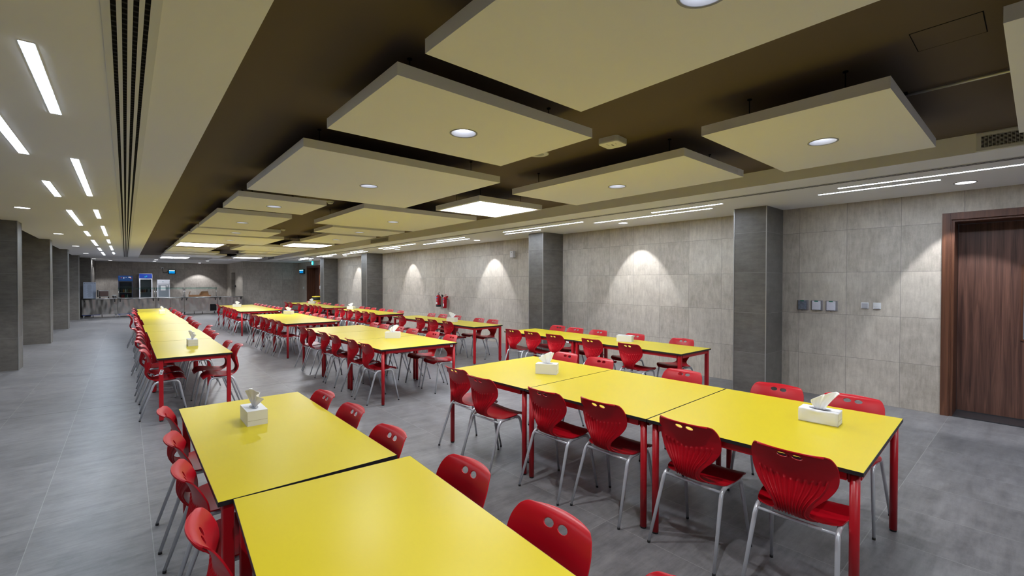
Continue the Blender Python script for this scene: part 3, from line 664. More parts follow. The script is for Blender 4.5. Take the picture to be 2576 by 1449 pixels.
ROWS = [
 ('front left row', 'left', [(0.188, y) for y in (3.66, 2.99, 2.47, 1.85, 1.30)]),
 ('front left row', 'right', [(1.115, 3.40), (1.13, 2.90), (1.115, 2.31), (1.17, 1.66), (1.14, 1.09), (1.13, 0.55)]),
 ('long left row', 'left', [(0.18, 7.09), (0.19, 7.62), (0.15, 8.2), (0.18, 8.75), (0.19, 9.3), (0.2, 9.82), (0.13, 10.5), (0.2, 11.0), (0.21, 11.5), (0.19, 12.25), (0.19, 12.8), (0.2, 13.32), (0.19, 14.0), (0.08, 14.82), (0.18, 15.5), (0.18, 16.1), (0.2, 16.9), (0.19, 17.6), (0.22, 18.4)]),
 ('long left row', 'right', [(1.145, 6.93), (1.10, 7.41), (1.10, 8.62), (1.12, 9.16), (1.12, 9.68), (1.22, 10.3), (1.10, 10.85), (1.10, 11.36), (1.10, 11.95), (1.11, 12.5), (1.17, 13.15), (1.10, 13.7), (1.09, 14.4), (1.10, 15.0), (1.10, 15.6), (1.10, 16.4), (1.12, 17.1), (1.10, 18.1)]),
 ('wide front right row', 'left', [(2.47, 0.80), (2.49, 1.35), (2.475, 1.98), (2.40, 2.46), (2.31, 3.165), (2.38, 3.635)]),
 ('wide front right row', 'right', [(3.975, 0.87), (3.955, 1.35), (3.93, 2.13), (3.87, 3.05), (3.86, 3.53)]),
 ('wide centre row', 'left', [(2.42, 5.9), (2.49, 6.47), (2.50, 7.17), (2.49, 7.69), (2.45, 8.38), (2.46, 8.87)]),
 ('wide centre row', 'right', [(3.81, 5.87), (3.83, 6.41), (3.82, 7.08), (3.81, 7.58), (3.81, 8.18), (3.81, 8.66)]),
 ('second wide centre row', 'left', [(2.51, 10.8), (2.50, 11.32), (2.48, 11.83), (2.49, 12.38), (2.49, 13.0), (2.49, 13.65)]),
 ('second wide centre row', 'right', [(3.82, 10.72), (3.82, 11.22), (3.83, 11.9), (3.82, 12.4), (3.82, 13.08), (3.81, 13.62)]),
 ('farthest wide centre row', 'left', [(2.53, 16.1), (2.54, 16.62), (2.54, 17.2), (2.54, 17.78), (2.55, 18.4), (2.56, 19.7)]),
 ('farthest wide centre row', 'right', [(3.86, 16.05), (3.87, 16.52), (3.87, 17.05), (3.87, 17.65), (3.87, 18.25), (3.87, 18.8), (3.87, 19.4), (3.87, 19.88)]),
 ('first narrow row along right wall', 'left', [(5.20, 3.58), (5.18, 4.23), (5.17, 4.98), (5.17, 5.5), (5.16, 5.99)]),
 ('first narrow row along right wall', 'right', [(6.14, 3.36), (6.14, 4.16), (6.14, 4.88), (6.14, 5.39), (6.20, 5.88)]),
 ('second narrow row along right wall', 'left', [(5.17, 8.1), (5.17, 8.71), (5.17, 9.28), (5.12, 10.18)]),
 ('second narrow row along right wall', 'right', [(6.10, 7.73), (6.10, 8.23), (6.14, 9.2), (6.13, 9.8), (6.10, 10.32)]),
 ('third narrow row along right wall', 'left', [(5.17, 12.05), (5.17, 12.56), (5.17, 13.15), (5.17, 13.75), (5.17, 14.4), (5.17, 14.9)]),
 ('third narrow row along right wall', 'right', [(6.12, 12.1), (6.12, 12.78), (6.12, 13.35), (6.12, 14.0), (6.12, 14.48), (6.12, 14.96)]),
 ('farthest narrow row along right wall', 'left', [(5.15, 16.5), (5.15, 17.0), (5.15, 17.5), (5.15, 18.2), (5.15, 19.0), (5.15, 20.2), (5.10, 20.72)]),
 ('farthest narrow row along right wall', 'right', [(6.09, 16.7), (6.09, 17.25), (6.09, 18.1), (6.09, 18.6), (6.09, 19.3), (6.09, 19.9), (6.09, 20.8)])]
SCL = {'front left row': 1.0235, 'wide front right row': 1.0235, 'wide centre row': 1.0235, 'first narrow row along right wall': 1.0235, 'second narrow row along right wall': 1.0235}
CAP = {'wide centre row': 2.50, 'first narrow row along right wall': 5.22, 'second narrow row along right wall': 5.22}
for row, side, L in ROWS:
    k_ = SCL.get(row, 1.0) if (row, side) != ('front left row', 'left') else 1.0
    L = [(min(a*k_, CAP.get(row, 99)) if side == 'left' else a*k_, b*k_) for a, b in L]
    if row == 'long left row' and side == 'left': L = [(a-0.02, b) for a, b in L]
    for k, (xh, y) in enumerate(sorted(L, key=lambda q: q[1])):
        nth = 'nearest' if k == 0 else ORD[k]
        place_chair(xh, y, -1 if side == 'left' else 1, 'red plastic chair, %s from near end, %s side of %s' % (nth, side, row), random.random() if y > 3 else 1, y > 8)

# ---------------------------------------------------------------- tissue boxes
def tissue_box(x, y, rz, label, lx=0.115, ly=0.23, h=0.09, kind=0, sheet=True, seed=1):
    rnd = random.Random(seed)
    r = empty('tissue_box', (x, y, 0.75), rz); tag(r, label, 'tissue box', 'white tissue boxes on the tables')
    bm = bmesh.new(); box(bm, -lx/2, lx/2, -ly/2, ly/2, 0, h-0.0006)
    if kind == 1:      # crumpled
        bmesh.ops.subdivide_edges(bm, edges=bm.edges[:], cuts=9, use_grid_fill=True)
        for v in bm.verts:
            c = v.co
            if c.x < -lx/2+0.004 and 0.01 < c.z < h-0.01: c.x += 0.005*math.sin(c.y*38+1)*math.sin(c.z/h*PI)
            if c.z > h-0.004: c.z -= 0.006*max(0, math.cos(c.y*16+0.5))*max(0, 1-(c.x/0.05)**2)
            if abs(c.y) < 0.07 and c.x < -lx/2+0.006 and c.z > h-0.02: c.z -= 0.007*(1-abs(c.y)/0.07)
    for f in bm.faces: f.smooth = kind == 1
    obj('carton', bm, M_PAPER, r)
    bm = bmesh.new(); box(bm, -lx/2-0.0004, -lx/2+0.0, -ly/2, ly/2, 0.002, 0.0026); box(bm, -lx/2+0.004, lx/2-0.002, -ly/2-0.0005, -ly/2, 0.032, 0.0332); box(bm, -lx/2-0.0004, -lx/2+0.0014, -ly/2-0.0006, -ly/2, 0.004, h-0.006)
    obj('carton_seam', bm, mat('card_seam', (0.3, 0.26, 0.2), 0.8), r)
    bm = bmesh.new(); n = 24
    vs = [bm.verts.new((0.024*math.cos(2*PI*k/n), 0.062*math.sin(2*PI*k/n), h+0.0004)) for k in range(n)]; bm.faces.new(vs)
    obj('slot_film', bm, mat('slot_shadow', (0.28, 0.29, 0.32), 0.4), r)
    if sheet:
        bm = bmesh.new(); na, nb = 22, 16; g = {}
        lean = rnd.uniform(-0.35, 0.35); ph = rnd.uniform(0, 6); pk = rnd.choice((-0.6, -0.3, 0.35, 0.6))
        if kind == 1: pk, lean = -0.7, -0.32
        for a in range(na+1):
            for b in range(nb+1):
                s = a/na*2-1; t = b/nb
                wdt = 0.020+0.052*t**0.8
                hh = (0.125+0.012*math.sin(ph))*(1-0.5*abs(s-pk)**1.4/(1+abs(pk))**1.4)
                yy = s*wdt+lean*0.09*t*t
                xx = -s*0.035*t+0.010*math.sin(s*7+ph)*(0.25+t)+0.008*math.sin(s*13+ph*2)*t
                g[a, b] = bm.verts.new((xx, yy, h-0.003+hh*t))
        for a in range(na):
            for b in range(nb):
                f = bm.faces.new((g[a, b], g[a+1, b], g[a+1, b+1], g[a, b+1])); f.smooth = True
        o = obj('tissue', bm, M_TISS, r)
        sm = o.modifiers.new('thickness', 'SOLIDIFY'); sm.thickness = 0.0007
tissue_box(0.625, 3.30, 0.0, 'white tissue box with upright tissue on the front left table', 0.115, 0.225, 0.093, seed=3)
tissue_box(3.17, 3.17, math.radians(33), 'white tissue box on far wide table of front right row', 0.115, 0.21, 0.1, seed=5)
tissue_box(3.415, 0.92, math.radians(3), 'crumpled white tissue box on the front right corner table', 0.12, 0.215, 0.086, kind=1, seed=8)
tissue_box(0.715, 7.82, 0.0, 'white tissue box on nearest table of the long left row', 0.115, 0.23, 0.09, seed=11)
tissue_box(0.78, 16.1, 0.0, 'small distant tissue box near far end of the long left row', 0.13, 0.26, 0.1, seed=12)
tissue_box(3.27, 6.78, math.radians(55), 'white tissue box on the near tables of the centre row', 0.115, 0.23, 0.1, seed=14)
tissue_box(5.80, 4.12, math.radians(20), 'white tissue box without a tissue on first right wall row', 0.12, 0.23, 0.095, sheet=False, seed=15)
tissue_box(5.66, 8.72, math.radians(20), 'white tissue box on the second right wall row', 0.12, 0.23, 0.095, seed=16)
tissue_box(3.45, 13.6, math.radians(40), 'white tissue box on the second centre row', 0.125, 0.24, 0.1, seed=17)
tissue_box(3.05, 18.8, math.radians(75), 'large tissue box on the farthest centre row', 0.13, 0.26, 0.1, seed=18)
tissue_box(5.70, 14.9, math.radians(35), 'white tissue box at far end of the third right wall row', 0.13, 0.24, 0.1, seed=19)
tissue_box(5.92, 19.8, math.radians(50), 'white tissue box on the farthest right wall row', 0.13, 0.26, 0.1, seed=20)

# ---------------------------------------------------------------- things on the right wall
def extinguisher(y, ztop, zbot, rr, tilt, label, cone):
    r = empty('fire_extinguisher', (XW-0.10, y, zbot)); tag(r, label, 'fire extinguisher', 'red fire extinguishers on the right wall'); r.rotation_euler = (tilt, 0, 0)
    h = ztop-zbot
    bm = bmesh.new(); b0 = 0.055 if not cone else 0.0
    pr = [(rr*0.9, b0), (rr, b0+0.01), (rr, h-0.06), (rr*0.9, h-0.03), (rr*0.62, h-0.008), (rr*0.3, h)]
    g = lathe(bm, pr, seg=28); bm.faces.new(g[0][::-1]); bm.faces.new(g[-1]); obj('cylinder', bm, M_RED, r)
    if not cone:
        bm = bmesh.new(); g = lathe(bm, [(rr*0.92, 0), (rr*1.05, 0.008), (rr*1.05, 0.06), (rr, 0.064)]); bm.faces.new(g[0][::-1]); bm.faces.new(g[-1]); obj('base_boot', bm, M_RUB, r)
    bm = bmesh.new(); tube(bm, [(0, 0, h-0.01), (0, 0, h+0.035)], 0.014, 14); obj('valve', bm, M_SSP, r)
    bm = bmesh.new(); box(bm, -0.008, 0.008, -0.075, 0.03, h+0.03, h+0.042); 
    tube(bm, smoothpath([(0, 0.02, h+0.045), (0, -0.02, h+0.075), (0, -0.075, h+0.085)]), 0.007, 8); obj('handle', bm, M_BLK if not cone else M_REDM, r)
    if cone:
        bm = bmesh.new(); tube(bm, smoothpath([(0, 0, h+0.02), (0, -0.05, h+0.03), (0, -0.09, h+0.015)]), 0.008, 10); obj('swivel_pipe', bm, M_SSP, r)
        bm = bmesh.new(); tube(bm, [(0, -0.085, h+0.02), (0, -0.12, h+0.005)], [0.014, 0.04], 18); obj('horn', bm, M_REDM, r)
        bm = bmesh.new(); tube(bm, [(-0.01, 0.09, h+0.03), (-0.055, 0.10, h+0.02)], [0.02, 0.052], 20); obj('discharge_horn', bm, M_BLK, r)['label'] = 'round black horn'
    else:
        bm = bmesh.new(); tube(bm, smoothpath([(0, -0.01, h+0.02), (0, -0.06, h+0.01), (-0.02, -0.085, h-0.15), (0, -0.085, 0.12)]), 0.008, 10); obj('hose', bm, M_RUB, r)
    def patch(nm, z0, z1, m, a0=2.2, a1=3.7):
        bm = bmesh.new(); n = 10; q = []
        for k in range(n+1):
            a = a0+(a1-a0)*k/n; q.append((bm.verts.new((rr*1.012*math.cos(a), rr*1.012*math.sin(a), z0)), bm.verts.new((rr*1.012*math.cos(a), rr*1.012*math.sin(a), z1))))
        for a, b in zip(q, q[1:]): bm.faces.new((a[0], b[0], b[1], a[1])).smooth = True
        return obj(nm, bm, m, r)
    patch('instruction_label', h*0.16+b0*0.5, h*0.42, M_PAPER)
    patch('blue_band', h*0.76, h*0.82, mat('blue_print', (0.02, 0.28, 0.6), 0.4))
    patch('text_band', h*0.48, h*0.70, mat('pink_print', (0.5, 0.1, 0.14), 0.5))
    bm = bmesh.new(); box(bm, rr*0.6, 0.0995, -0.02, 0.02, h*0.78, h*0.84); obj('wall_bracket', bm, M_BLK, r)
extinguisher(12.62, 1.235, 0.86, 0.075, 0.0, 'left red fire extinguisher with black base on right wall', False)
extinguisher(12.24, 1.19, 0.83, 0.062, 0.05, 'right slimmer red fire extinguisher with horn on right wall', True)
# white sounder on the wall
r = empty('wall_sounder', (XW, 9.0, 2.385)); tag(r, 'small white box-shaped device high on the wall left of second pillar', 'alarm device')
obj('housing', bbox(-0.10, 0, -0.06, 0.06, -0.085, 0.085, 0.008), M_VENT, r)
obj('indicator', bbox(-0.103, -0.10, -0.02, -0.005, 0.04, 0.055), M_DRK, r)
# covered call points
for i, (y, dk) in enumerate(((2.325, 1), (2.143, 0), (1.96, 0))):
    r = empty('isolator_box', (XW, y, 1.318)); tag(r, ['transparent cover box on wall, leftmost with dark content', 'middle transparent cover box on the wall', 'rightmost transparent cover box on the wall'][i], 'electrical box', 'transparent electrical cover boxes')
    obj('back_plate', bbox(-0.012, 0, -0.072, 0.072, -0.075, 0.075, 0.003), mat('plate_grey', (0.32, 0.30, 0.30), 0.5), r)
    obj('insert', bbox(-0.03, -0.012, -0.048, 0.060, -0.066, 0.066, 0.003), mat('dark_insert', (0.22, 0.26, 0.32), 0.3, vary=0.6, vscale=30) if dk else mat('white_insert', (0.9, 0.9, 0.95), 0.25, vary=0.08, vscale=60), r)
    obj('green_tag', bbox(-0.034, -0.03, -0.018, 0.03, 0.055, 0.068), mat('green_tag', (0.0, 0.22, 0.13), 0.5), r)['label'] = 'small green tag'
    obj('cover', bbox(-0.055, -0.036, -0.07, 0.066, -0.07, 0.072, 0.004), M_CLEAR, r)
    obj('latch', bbox(-0.058, -0.03, -0.012, 0.006, -0.085, -0.071, 0.002), M_CLEAR, r)
for i, y in enumerate((1.575, 1.443)):
    r = empty('wall_switch', (XW, y, 1.338)); tag(r, ['white switch plate nearer the transparent boxes', 'white switch plate nearer the wooden door'][i], 'wall switch', 'white switch plates')
    obj('plate', bbox(-0.012, 0, -0.043, 0.043, -0.043, 0.043, 0.004), M_VENT, r)
    if i == 0: obj('blank_insert', bbox(-0.015, -0.012, -0.033, 0.033, -0.030, 0.030, 0.001), mat('switch_grey', (0.45, 0.45, 0.48), 0.5), r)
    else:
        for k in range(3): obj('rocker', bbox(-0.017, -0.012, -0.032+k*0.022, -0.012+k*0.022, -0.012, 0.028, 0.001), M_VENT, r)
    obj('lower_lip', bbox(-0.016, -0.012, -0.03, 0.03, -0.040, -0.034, 0.001), mat('lip_grey', (0.3, 0.3, 0.34), 0.5), r)
r = empty('wall_switch', (XW, 27.48, 1.32)); tag(r, 'tiny pale switch plate on far wall left of the double door', 'wall switch')
obj('plate', bbox(-0.012, 0, -0.07, 0.07, -0.06, 0.06, 0.003), M_VENT, r); obj('rocker', bbox(-0.018, -0.012, -0.03, 0.03, -0.04, 0.04, 0.002), M_PAPER, r)
r = empty('wall_switch', (XW, 24.54, 1.36)); tag(r, 'pale blue-white access reader right of the far double door', 'access reader')
obj('plate', bbox(-0.03, 0, -0.04, 0.04, -0.09, 0.09, 0.003), M_VENT, r); obj('keypad', bbox(-0.034, -0.03, -0.025, 0.025, -0.02, 0.06, 0.001), M_PAPER, r)
# insect traps
def trap(loc, rz, wd, label):
    r = empty('insect_trap', loc, rz); tag(r, label, 'insect trap', 'blue-lit insect traps')
    h = wd/2
    obj('housing', bbox(-0.10, 0, -h, h, -0.13, 0.13, 0.01), mat('trap_housing', (0.015, 0.05, 0.06), 0.4), r)
    obj('lamp_tube', bbox(-0.112, -0.10, -h+0.05, h-0.05, 0.055, 0.085, 0.004), emis('trap_lamp', (0.25, 0.95, 1.0), 2.5), r)
    bm = bmesh.new(); 
    for k in range(8): y = -h+0.04+k*(wd-0.08)/7; box(bm, -0.109, -0.103, y-0.003, y+0.003, -0.09, 0.05)
    for k in range(4): box(bm, -0.107, -0.103, -h+0.04, h-0.04, -0.09+k*0.045, -0.086+k*0.045)
    obj('grille', bm, M_BLK, r)
    obj('glow_panel', bbox(-0.102, -0.1, -h+0.04, h-0.04, -0.09, 0.05), emis('trap_glow', (0.0, 0.22, 0.6), 0.5), r)
trap((2.10, YB, 2.235), PI/2, 0.36, 'blue glowing insect trap on wall above the serving counter')
trap((XW, 27.55, 2.25), 0, 0.75, 'blue glowing insect trap on right wall beside the far double door')
r = empty('wall_socket', (1.66, YB, 2.46)); tag(r, 'wall socket with black plug and hanging cable left of insect trap', 'wall socket')
obj('plate', bbox(-0.05, 0.05, -0.012, 0, -0.05, 0.05, 0.003), M_VENT, r)
obj('plug', bbox(-0.02, 0.02, -0.05, -0.012, -0.04, 0.015, 0.004), M_BLK, r)
bm = bmesh.new(); tube(bm, smoothpath([(0, -0.04, -0.03), (0.0, -0.04, -0.18), (0.05, -0.03, -0.27), (0.16, -0.03, -0.28), (0.24, -0.03, -0.2), (0.27, -0.04, -0.16)]), 0.008, 8)
lathe(bm, [(0.0, -0.275), (0.03, -0.27), (0.03, -0.255), (0.0, -0.25)], 0.04, -0.03, 10); obj('cable', bm, M_BLK, r)
# exit sign
r = empty('exit_sign', (XW, 25.83, 2.675)); tag(r, 'small round cyan-lit sign with white half above the far double door', 'sign')
bm = bmesh.new(); tube(bm, [(0, 0, 0), (-0.03, 0, 0)], [0.088, 0.088], 28); obj('lit_disc', bm, emis('sign_cyan', (0.0, 0.5, 0.6), 1.6), r)
bm = bmesh.new(); n = 10; vs = [bm.verts.new((-0.032, 0.0+0.065*math.sin(PI*k/n)-0.03, 0.065*math.cos(PI*k/n))) for k in range(n+1)]; bm.faces.new(vs); obj('white_symbol', bm, emis('sign_white', (0.8, 1, 1), 2.5), r)
# bin by the far door
r = empty('waste_bin', (7.42, 24.0, 0)); tag(r, 'round yellow bin with black liner band beside the far double door', 'waste bin')
for nm, pr, m in (('body', [(0.19, 0.0), (0.20, 0.02), (0.22, 0.75)], mat('bin_yellow', (0.6, 0.45, 0.01), 0.45)),
                  ('liner', [(0.225, 0.74), (0.24, 0.76), (0.238, 0.86), (0.23, 0.872)], mat('black_bag', (0.008, 0.008, 0.01), 0.5, bump=0.6, bscale=25)),
                  ('lid', [(0.232, 0.872), (0.238, 0.89), (0.22, 0.925), (0.1, 0.94), (0.01, 0.942)], mat('lid_yellow', (0.62, 0.47, 0.01), 0.5))):
    bm = bmesh.new(); g = lathe(bm, pr); bm.faces.new(g[0][::-1]); bm.faces.new(g[-1]); obj(nm, bm, m, r)

# ---------------------------------------------------------------- serving counter
YC = 27.95
CU = [(-1.50, -0.29), (-0.28, 1.115), (1.125, 2.235), (2.245, 3.655), (3.665, 4.80)]
CL = ['left end', 'second from left', 'middle', 'fourth from left', 'right end']
for i, (a, b) in enumerate(CU):
    r = empty('serving_counter', ((a+b)/2, YC+0.35, 0)); tag(r, 'stainless steel serving counter unit at the %s' % (CL[i] if 'left' in CL[i] and i in (1, 3) else CL[i]) + ' of the kitchen counter', 'serving counter', 'stainless serving counter units')
    h = (b-a)/2
    obj('front_panel', bbox(-h, h, -0.35, -0.325, 0.14, 0.835, 0.003, 1), M_SS, r)
    bm = bmesh.new(); box(bm, -h, h, -0.325, 0.35, 0.14, 0.16)
    for x in (-h, h-0.02): box(bm, x, x+0.02, -0.325, 0.35, 0.16, 0.84)
    obj('cabinet', bm, M_SSP, r)
    obj('worktop', bbox(-h, h, -0.37, 0.37, 0.845, 0.885, 0.006), M_SSP, r)
    bm = bmesh.new()
    for k in range(3): tube(bm, [(-h+0.01, -0.42-k*0.07, 0.862), (h-0.01, -0.42-k*0.07, 0.862)], 0.013, 10)
    obj('tray_rail', bm, M_SSP, r)
    for x in (-h+0.09, h-0.09):
        bm = bmesh.new(); box(bm, x-0.02, x+0.02, -0.58, -0.35, 0.80, 0.85); box(bm, x-0.02, x+0.02, -0.40, -0.35, 0.72, 0.80); obj('rail_bracket', bm, M_BLK, r)
    for x in (-h+0.06, h-0.06):
        for y in (-0.28, 0.28):
            bm = bmesh.new(); tube(bm, [(x, y, 0), (x, y, 0.14)], 0.022, 12); obj('leg', bm, M_TUBE, r)
    if i == 3:
        bm = bmesh.new(); box(bm, h-0.33, h-0.05, -0.356, -0.35, 0.16, 0.50); vg = obj('vent_grille', bm, M_DRK, r)
        bm = bmesh.new()
        for k in range(14): box(bm, h-0.32, h-0.06, -0.362, -0.356, 0.175+k*0.023, 0.183+k*0.023)
        obj('vent_slat', bm, M_BLADE, vg)
    if i == 2:
        obj('door_gap', bbox(-0.004, 0.004, -0.352, -0.35, 0.15, 0.78), M_DRK, r)
    if i in (0, 1):
        obj('blue_film', bbox(-h, h if i else 0.0, -0.352, -0.35, 0.128, 0.14), mat('blue_film', (0.01, 0.06, 0.4), 0.3), r)
    bm = bmesh.new()
    for k, xx in enumerate((-h*0.4, h*0.1)): tube(bm, [(xx, -0.1, 0.0), (xx, -0.1, 0.14)], 0.012, 8)
    obj('drain_pipe', bm, M_RUB, r)
for i, (a, b) in enumerate(((-0.27, 1.10), (1.13, 2.23), (2.26, 3.64))):
    r = empty('sneeze_guard', ((a+b)/2, YC+0.30, 0.885)); tag(r, '%s glass sneeze guard shelf standing on the serving counter' % ['left', 'middle', 'right'][i], 'glass shelf', 'glass sneeze guards')
    h = (b-a)/2
    obj('glass_shelf', bbox(-h, h, -0.25, 0.18, 0.47, 0.48), M_GLASS, r)
    obj('glass_front', bbox(-h, h, -0.262, -0.252, 0.40, 0.47), M_GLASS, r)
    for x in (-h+0.02, h-0.02):
        bm = bmesh.new(); tube(bm, [(x, -0.1, 0), (x, -0.1, 0.47)], 0.016, 12); tube(bm, [(x, -0.1, 0), (x, -0.1, 0.02)], 0.035, 16); obj('post', bm, M_SSP, r)
    if i != 0:
        obj('shelf_lamp', bbox(-h*0.3, h*0.75, -0.05, 0.0, 0.452, 0.468, 0.003), M_SSP, r)
def fridge(x0, x1, ztop, hdr, body, hdrm, glass, label, kind):
    r = empty('drinks_fridge', ((x0+x1)/2, 32.95, 0)); tag(r, label, 'fridge', 'glass-door drinks fridges')
    h = (x1-x0)/2
    bm = bmesh.new()
    for q in ((-h, -h+0.03, -0.3, 0.3, 0.08, ztop), (h-0.03, h, -0.3, 0.3, 0.08, ztop), (-h+0.03, h-0.03, 0.27, 0.3, 0.08, ztop), (-h+0.03, h-0.03, -0.3, 0.27, 0.08, 0.2), (-h+0.03, h-0.03, -0.3, 0.27, ztop-hdr, ztop)): box(bm, *q)
    for fx in (-h+0.05, h-0.05):
        for fy in (-0.26, 0.24): tube(bm, [(fx, fy, 0), (fx, fy, 0.081)], 0.02, 10)
    obj('cabinet', bm, body, r)
    hd = obj('header', bbox(-h+0.01, h-0.01, -0.325, -0.3, ztop-hdr+0.01, ztop-0.02, 0.008), hdrm, r)
    dr = empty('door', (0, 0, 0)); dr.parent = r
    bm = bmesh.new(); zt = ztop-hdr-0.01
    for q in ((-h+0.005, -h+0.05, 0.22, zt), (h-0.05, h-0.005, 0.22, zt), (-h+0.05, h-0.05, 0.22, 0.27), (-h+0.05, h-0.05, zt-0.04, zt)): box(bm, q[0], q[1], -0.335, -0.302, q[2], q[3])
    obj('door_frame', bm, body if kind != 0 else mat('dark_frame', (0.01, 0.012, 0.02), 0.4), r)
    D.objects.remove(dr)
    obj('door_glass', bbox(-h+0.05, h-0.05, -0.325, -0.318, 0.27, zt-0.04), glass, r)
    for k in range(4):
        z = 0.45+k*0.3
        if z > zt-0.1: continue
        sh = obj('shelf', bbox(-h+0.035, h-0.035, -0.26, 0.26, z, z+0.012), M_TUBE, r)
    n = {0: 7, 1: 6, 2: 0}[kind]
    for j in range(n*(3 if kind == 0 else 1)):
        k = j % n; lv = j//n if kind == 0 else 1
        z = 0.462+lv*0.3+ (0.3 if kind else 0)
        x = -h+0.08+k*(2*h-0.16)/(n-1)
        bm = bmesh.new(); g = lathe(bm, [(0.028, 0), (0.03, 0.02), (0.03, 0.13), (0.012, 0.17), (0.012, 0.2)], seg=12); bm.faces.new(g[0][::-1]); bm.faces.new(g[-1])
        o = obj('drink_bottle', bm, random.choice(BOTM), None, (r.location.x+x, r.location.y-0.2, z))
        tag(o, 'small drink bottle inside the %s fridge' % ('blue' if kind == 0 else 'white'), 'bottle', 'drink bottles in the %s fridge' % ('blue' if kind == 0 else 'white'))
    return r, hd, h
BOTM = [mat('bottle_red', (0.35, 0.02, 0.01), 0.3), mat('bottle_amber', (0.4, 0.16, 0.02), 0.3), mat('bottle_clear', (0.45, 0.5, 0.5), 0.2), mat('bottle_green', (0.02, 0.15, 0.08), 0.3), mat('bottle_dark', (0.03, 0.02, 0.02), 0.3)]
M_PANE = glass_mat('fridge_glass', (0.75, 0.8, 0.8), 0.04)
M_BLUE = mat('fridge_blue', (0.0, 0.02, 0.14), 0.3)
M_FW = mat('fridge_white', (0.66, 0.68, 0.74), 0.35)
r, hd, h = fridge(-0.30, 0.31, 1.98, 0.30, M_BLUE, mat('header_blue', (0.0, 0.03, 0.12), 0.3), M_PANE, 'blue drinks fridge with dark glass door behind the counter', 0)
bm = bmesh.new()
for x0, x1, z0, z1 in ((-0.20, -0.14, 1.84, 1.88), (0.19, 0.25, 1.83, 1.87)): box(bm, x0, x1, -0.328, -0.325, z0, z1)
obj('red_mark', bm, mat('mark_red', (0.5, 0.03, 0.02), 0.4), hd)
bm = bmesh.new(); 
for x0, x1, z0, z1 in ((-0.08, -0.055, 1.82, 1.90), (0.12, 0.22, 1.88, 1.92), (-0.03, 0.0, 1.86, 1.875), (0.02, 0.05, 1.87, 1.885)): box(bm, x0, x1, -0.328, -0.325, z0, z1)
obj('white_mark', bm, M_PAPER, hd)
r, hd, h = fridge(0.58, 1.16, 2.11, 0.28, M_FW, emis('header_lit_blue', (0.0, 0.018, 0.17), 0.4), M_PANE, 'tall white drinks fridge with lit blue header', 1)
bm = bmesh.new(); box(bm, 0.0, 0.06, -0.328, -0.325, 1.93, 1.99); box(bm, -0.06, 0.02, -0.328, -0.325, 1.90, 1.94); obj('logo_mark', bm, mat('mark_cyan', (0.0, 0.35, 0.5), 0.4), hd)
r, hd, h = fridge(1.37, 1.95, 1.77, 0.26, M_FW, M_FW, mat('fridge_glass_grey', (0.22, 0.26, 0.30), 0.1), 'shorter white fridge with plain silver header and paper notice', 2)
bm = bmesh.new(); tube(bm, [(-0.06, -0.327, 1.63), (-0.03, -0.327, 1.67), (0.02, -0.327, 1.63)], 0.008, 8); obj('logo_mark', bm, mat('mark_teal', (0.0, 0.3, 0.35), 0.4), hd)
obj('paper_notice', bbox(-0.13, 0.09, -0.329, -0.3255, 1.16, 1.42), M_PAPER, r); obj('small_notice', bbox(0.13, 0.20, -0.329, -0.3255, 1.38, 1.44), M_PAPER, r)
# menu board
r = empty('menu_board', (-1.255, 28.42, 0.885)); tag(r, 'white menu board leaning on the left end of serving counter', 'menu board'); r.rotation_euler = (math.radians(-6), 0, 0)
obj('board', bbox(-0.215, 0.215, -0.01, 0.01, 0, 0.74, 0.003), mat('board_blue_white', (0.5, 0.58, 0.74), 0.4), r)
bm = bmesh.new(); rn = random.Random(4)
for k in range(24):
    z = 0.06+k*0.0245; a = rn.uniform(0.04, 0.1); b = rn.uniform(0.03, 0.1)
    box(bm, -a, b, -0.0108, -0.01, z, z+0.008)
    if k % 2 == 0: box(bm, -0.17, -0.145, -0.0108, -0.01, z, z+0.008); box(bm, 0.13, 0.155, -0.0108, -0.01, z, z+0.008)
box(bm, -0.12, 0.13, -0.0108, -0.01, 0.69, 0.705); box(bm, -0.19, -0.15, -0.0108, -0.01, 0.665, 0.70); box(bm, 0.16, 0.19, -0.0108, -0.01, 0.665, 0.70)
obj('printed_lines', bm, mat('print_grey', (0.22, 0.27, 0.36), 0.6), r)
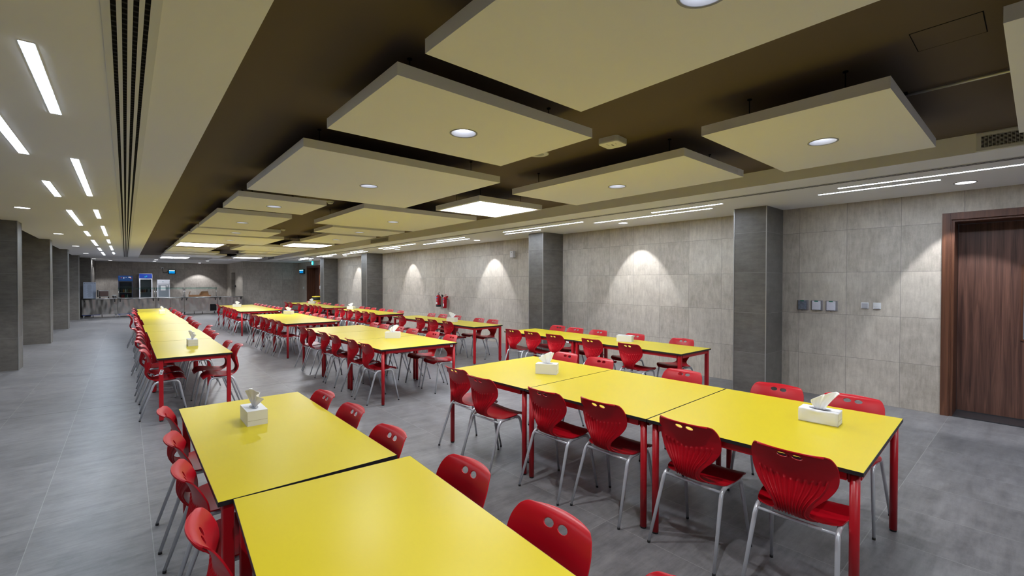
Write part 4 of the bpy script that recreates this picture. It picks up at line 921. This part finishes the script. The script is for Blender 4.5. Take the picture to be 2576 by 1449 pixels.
# steel box machine, pot, cardboard boxes
r = empty('counter_oven', (-0.755, 28.35, 0.885)); tag(r, 'stainless steel countertop machine right of the menu board', 'kitchen machine')
obj('body', bbox(-0.18, 0.18, -0.17, 0.17, 0.06, 0.36, 0.02), M_SSP, r); obj('front_window', bbox(-0.16, 0.16, -0.175, -0.17, 0.09, 0.32, 0.004), mat('brown_window', (0.14, 0.09, 0.08), 0.25), r)
obj('side_handle', bbox(-0.24, -0.20, -0.12, -0.06, 0.05, 0.38, 0.01), M_BLK, r)
bm = bmesh.new(); box(bm, -0.21, -0.18, -0.1, -0.08, 0.3, 0.34); box(bm, -0.21, -0.18, -0.1, -0.08, 0.08, 0.12); obj('handle_mount', bm, M_SSP, r)
for x in (-0.15, 0.15): obj('foot', bbox(x-0.02, x+0.02, -0.14, 0.14, 0, 0.06), M_RUB, r)
lathe_thing('serving_pot', [('pot_body', [(0.06, 0.0), (0.085, 0.01), (0.09, 0.11), (0.095, 0.115)], M_SSP), ('lid', [(0.096, 0.116), (0.09, 0.13), (0.02, 0.14)], M_VENT)], (-0.385, 28.2, 0.885), 'small round metal pot on counter beside the glass guard', 'pot')
def carton(x, y, wx, wy, h, flaps, label, rz=0):
    r = empty('cardboard_box', (x, y, 0.885), rz); tag(r, label, 'cardboard box', 'open cardboard boxes on the serving counter')
    bm = bmesh.new(); t = 0.006; a, b = wx/2, wy/2
    box(bm, -a, a, -b, b, 0, t)
    for q in ((-a, a, -b, -b+t), (-a, a, b-t, b), (-a, -a+t, -b+t, b-t), (a-t, a, -b+t, b-t)): box(bm, *q, t, h)
    obj('tray', bm, M_CARD, r)
    for nm, pts in flaps:
        bm = bmesh.new(); vs = [bm.verts.new(p) for p in pts]; f = bm.faces.new(vs)
        e = bmesh.ops.extrude_face_region(bm, geom=[f]); f.normal_update(); n = f.normal.copy()
        for g in e['geom']:
            if isinstance(g, bmesh.types.BMVert): g.co += n*0.006
        obj(nm, bm, M_CARD, r)
carton(2.68, 28.3, 0.44, 0.30, 0.09, [('flap', [(-0.22, -0.15, 0.09), (-0.22, 0.15, 0.09), (-0.16, 0.15, 0.27), (-0.16, -0.15, 0.27)])], 'open cardboard tray with one raised flap, left one')
carton(3.14, 28.3, 0.50, 0.30, 0.07, [('lid_flap', [(-0.23, 0.15, 0.07), (0.2, 0.15, 0.07), (0.16, 0.19, 0.27), (-0.12, 0.19, 0.27)]), ('side_flap', [(-0.25, -0.15, 0.07), (-0.25, 0.15, 0.07), (-0.15, 0.15, 0.25), (-0.15, -0.05, 0.25)])], 'open cardboard box with raised lid, right one')
# door hardware of the recess doorway
r = empty('door_handle', (4.9, 30.55, 1.40)); tag(r, 'small black door closer on the recess side wall by the doorway', 'door hardware')
obj('body', bbox(-0.06, 0, -0.05, 0.05, -0.05, 0.05, 0.008), M_BLK, r); bm = bmesh.new(); tube(bm, [(-0.04, -0.05, -0.02), (-0.04, -0.16, -0.03)], 0.018, 10); obj('arm', bm, M_BLK, r)
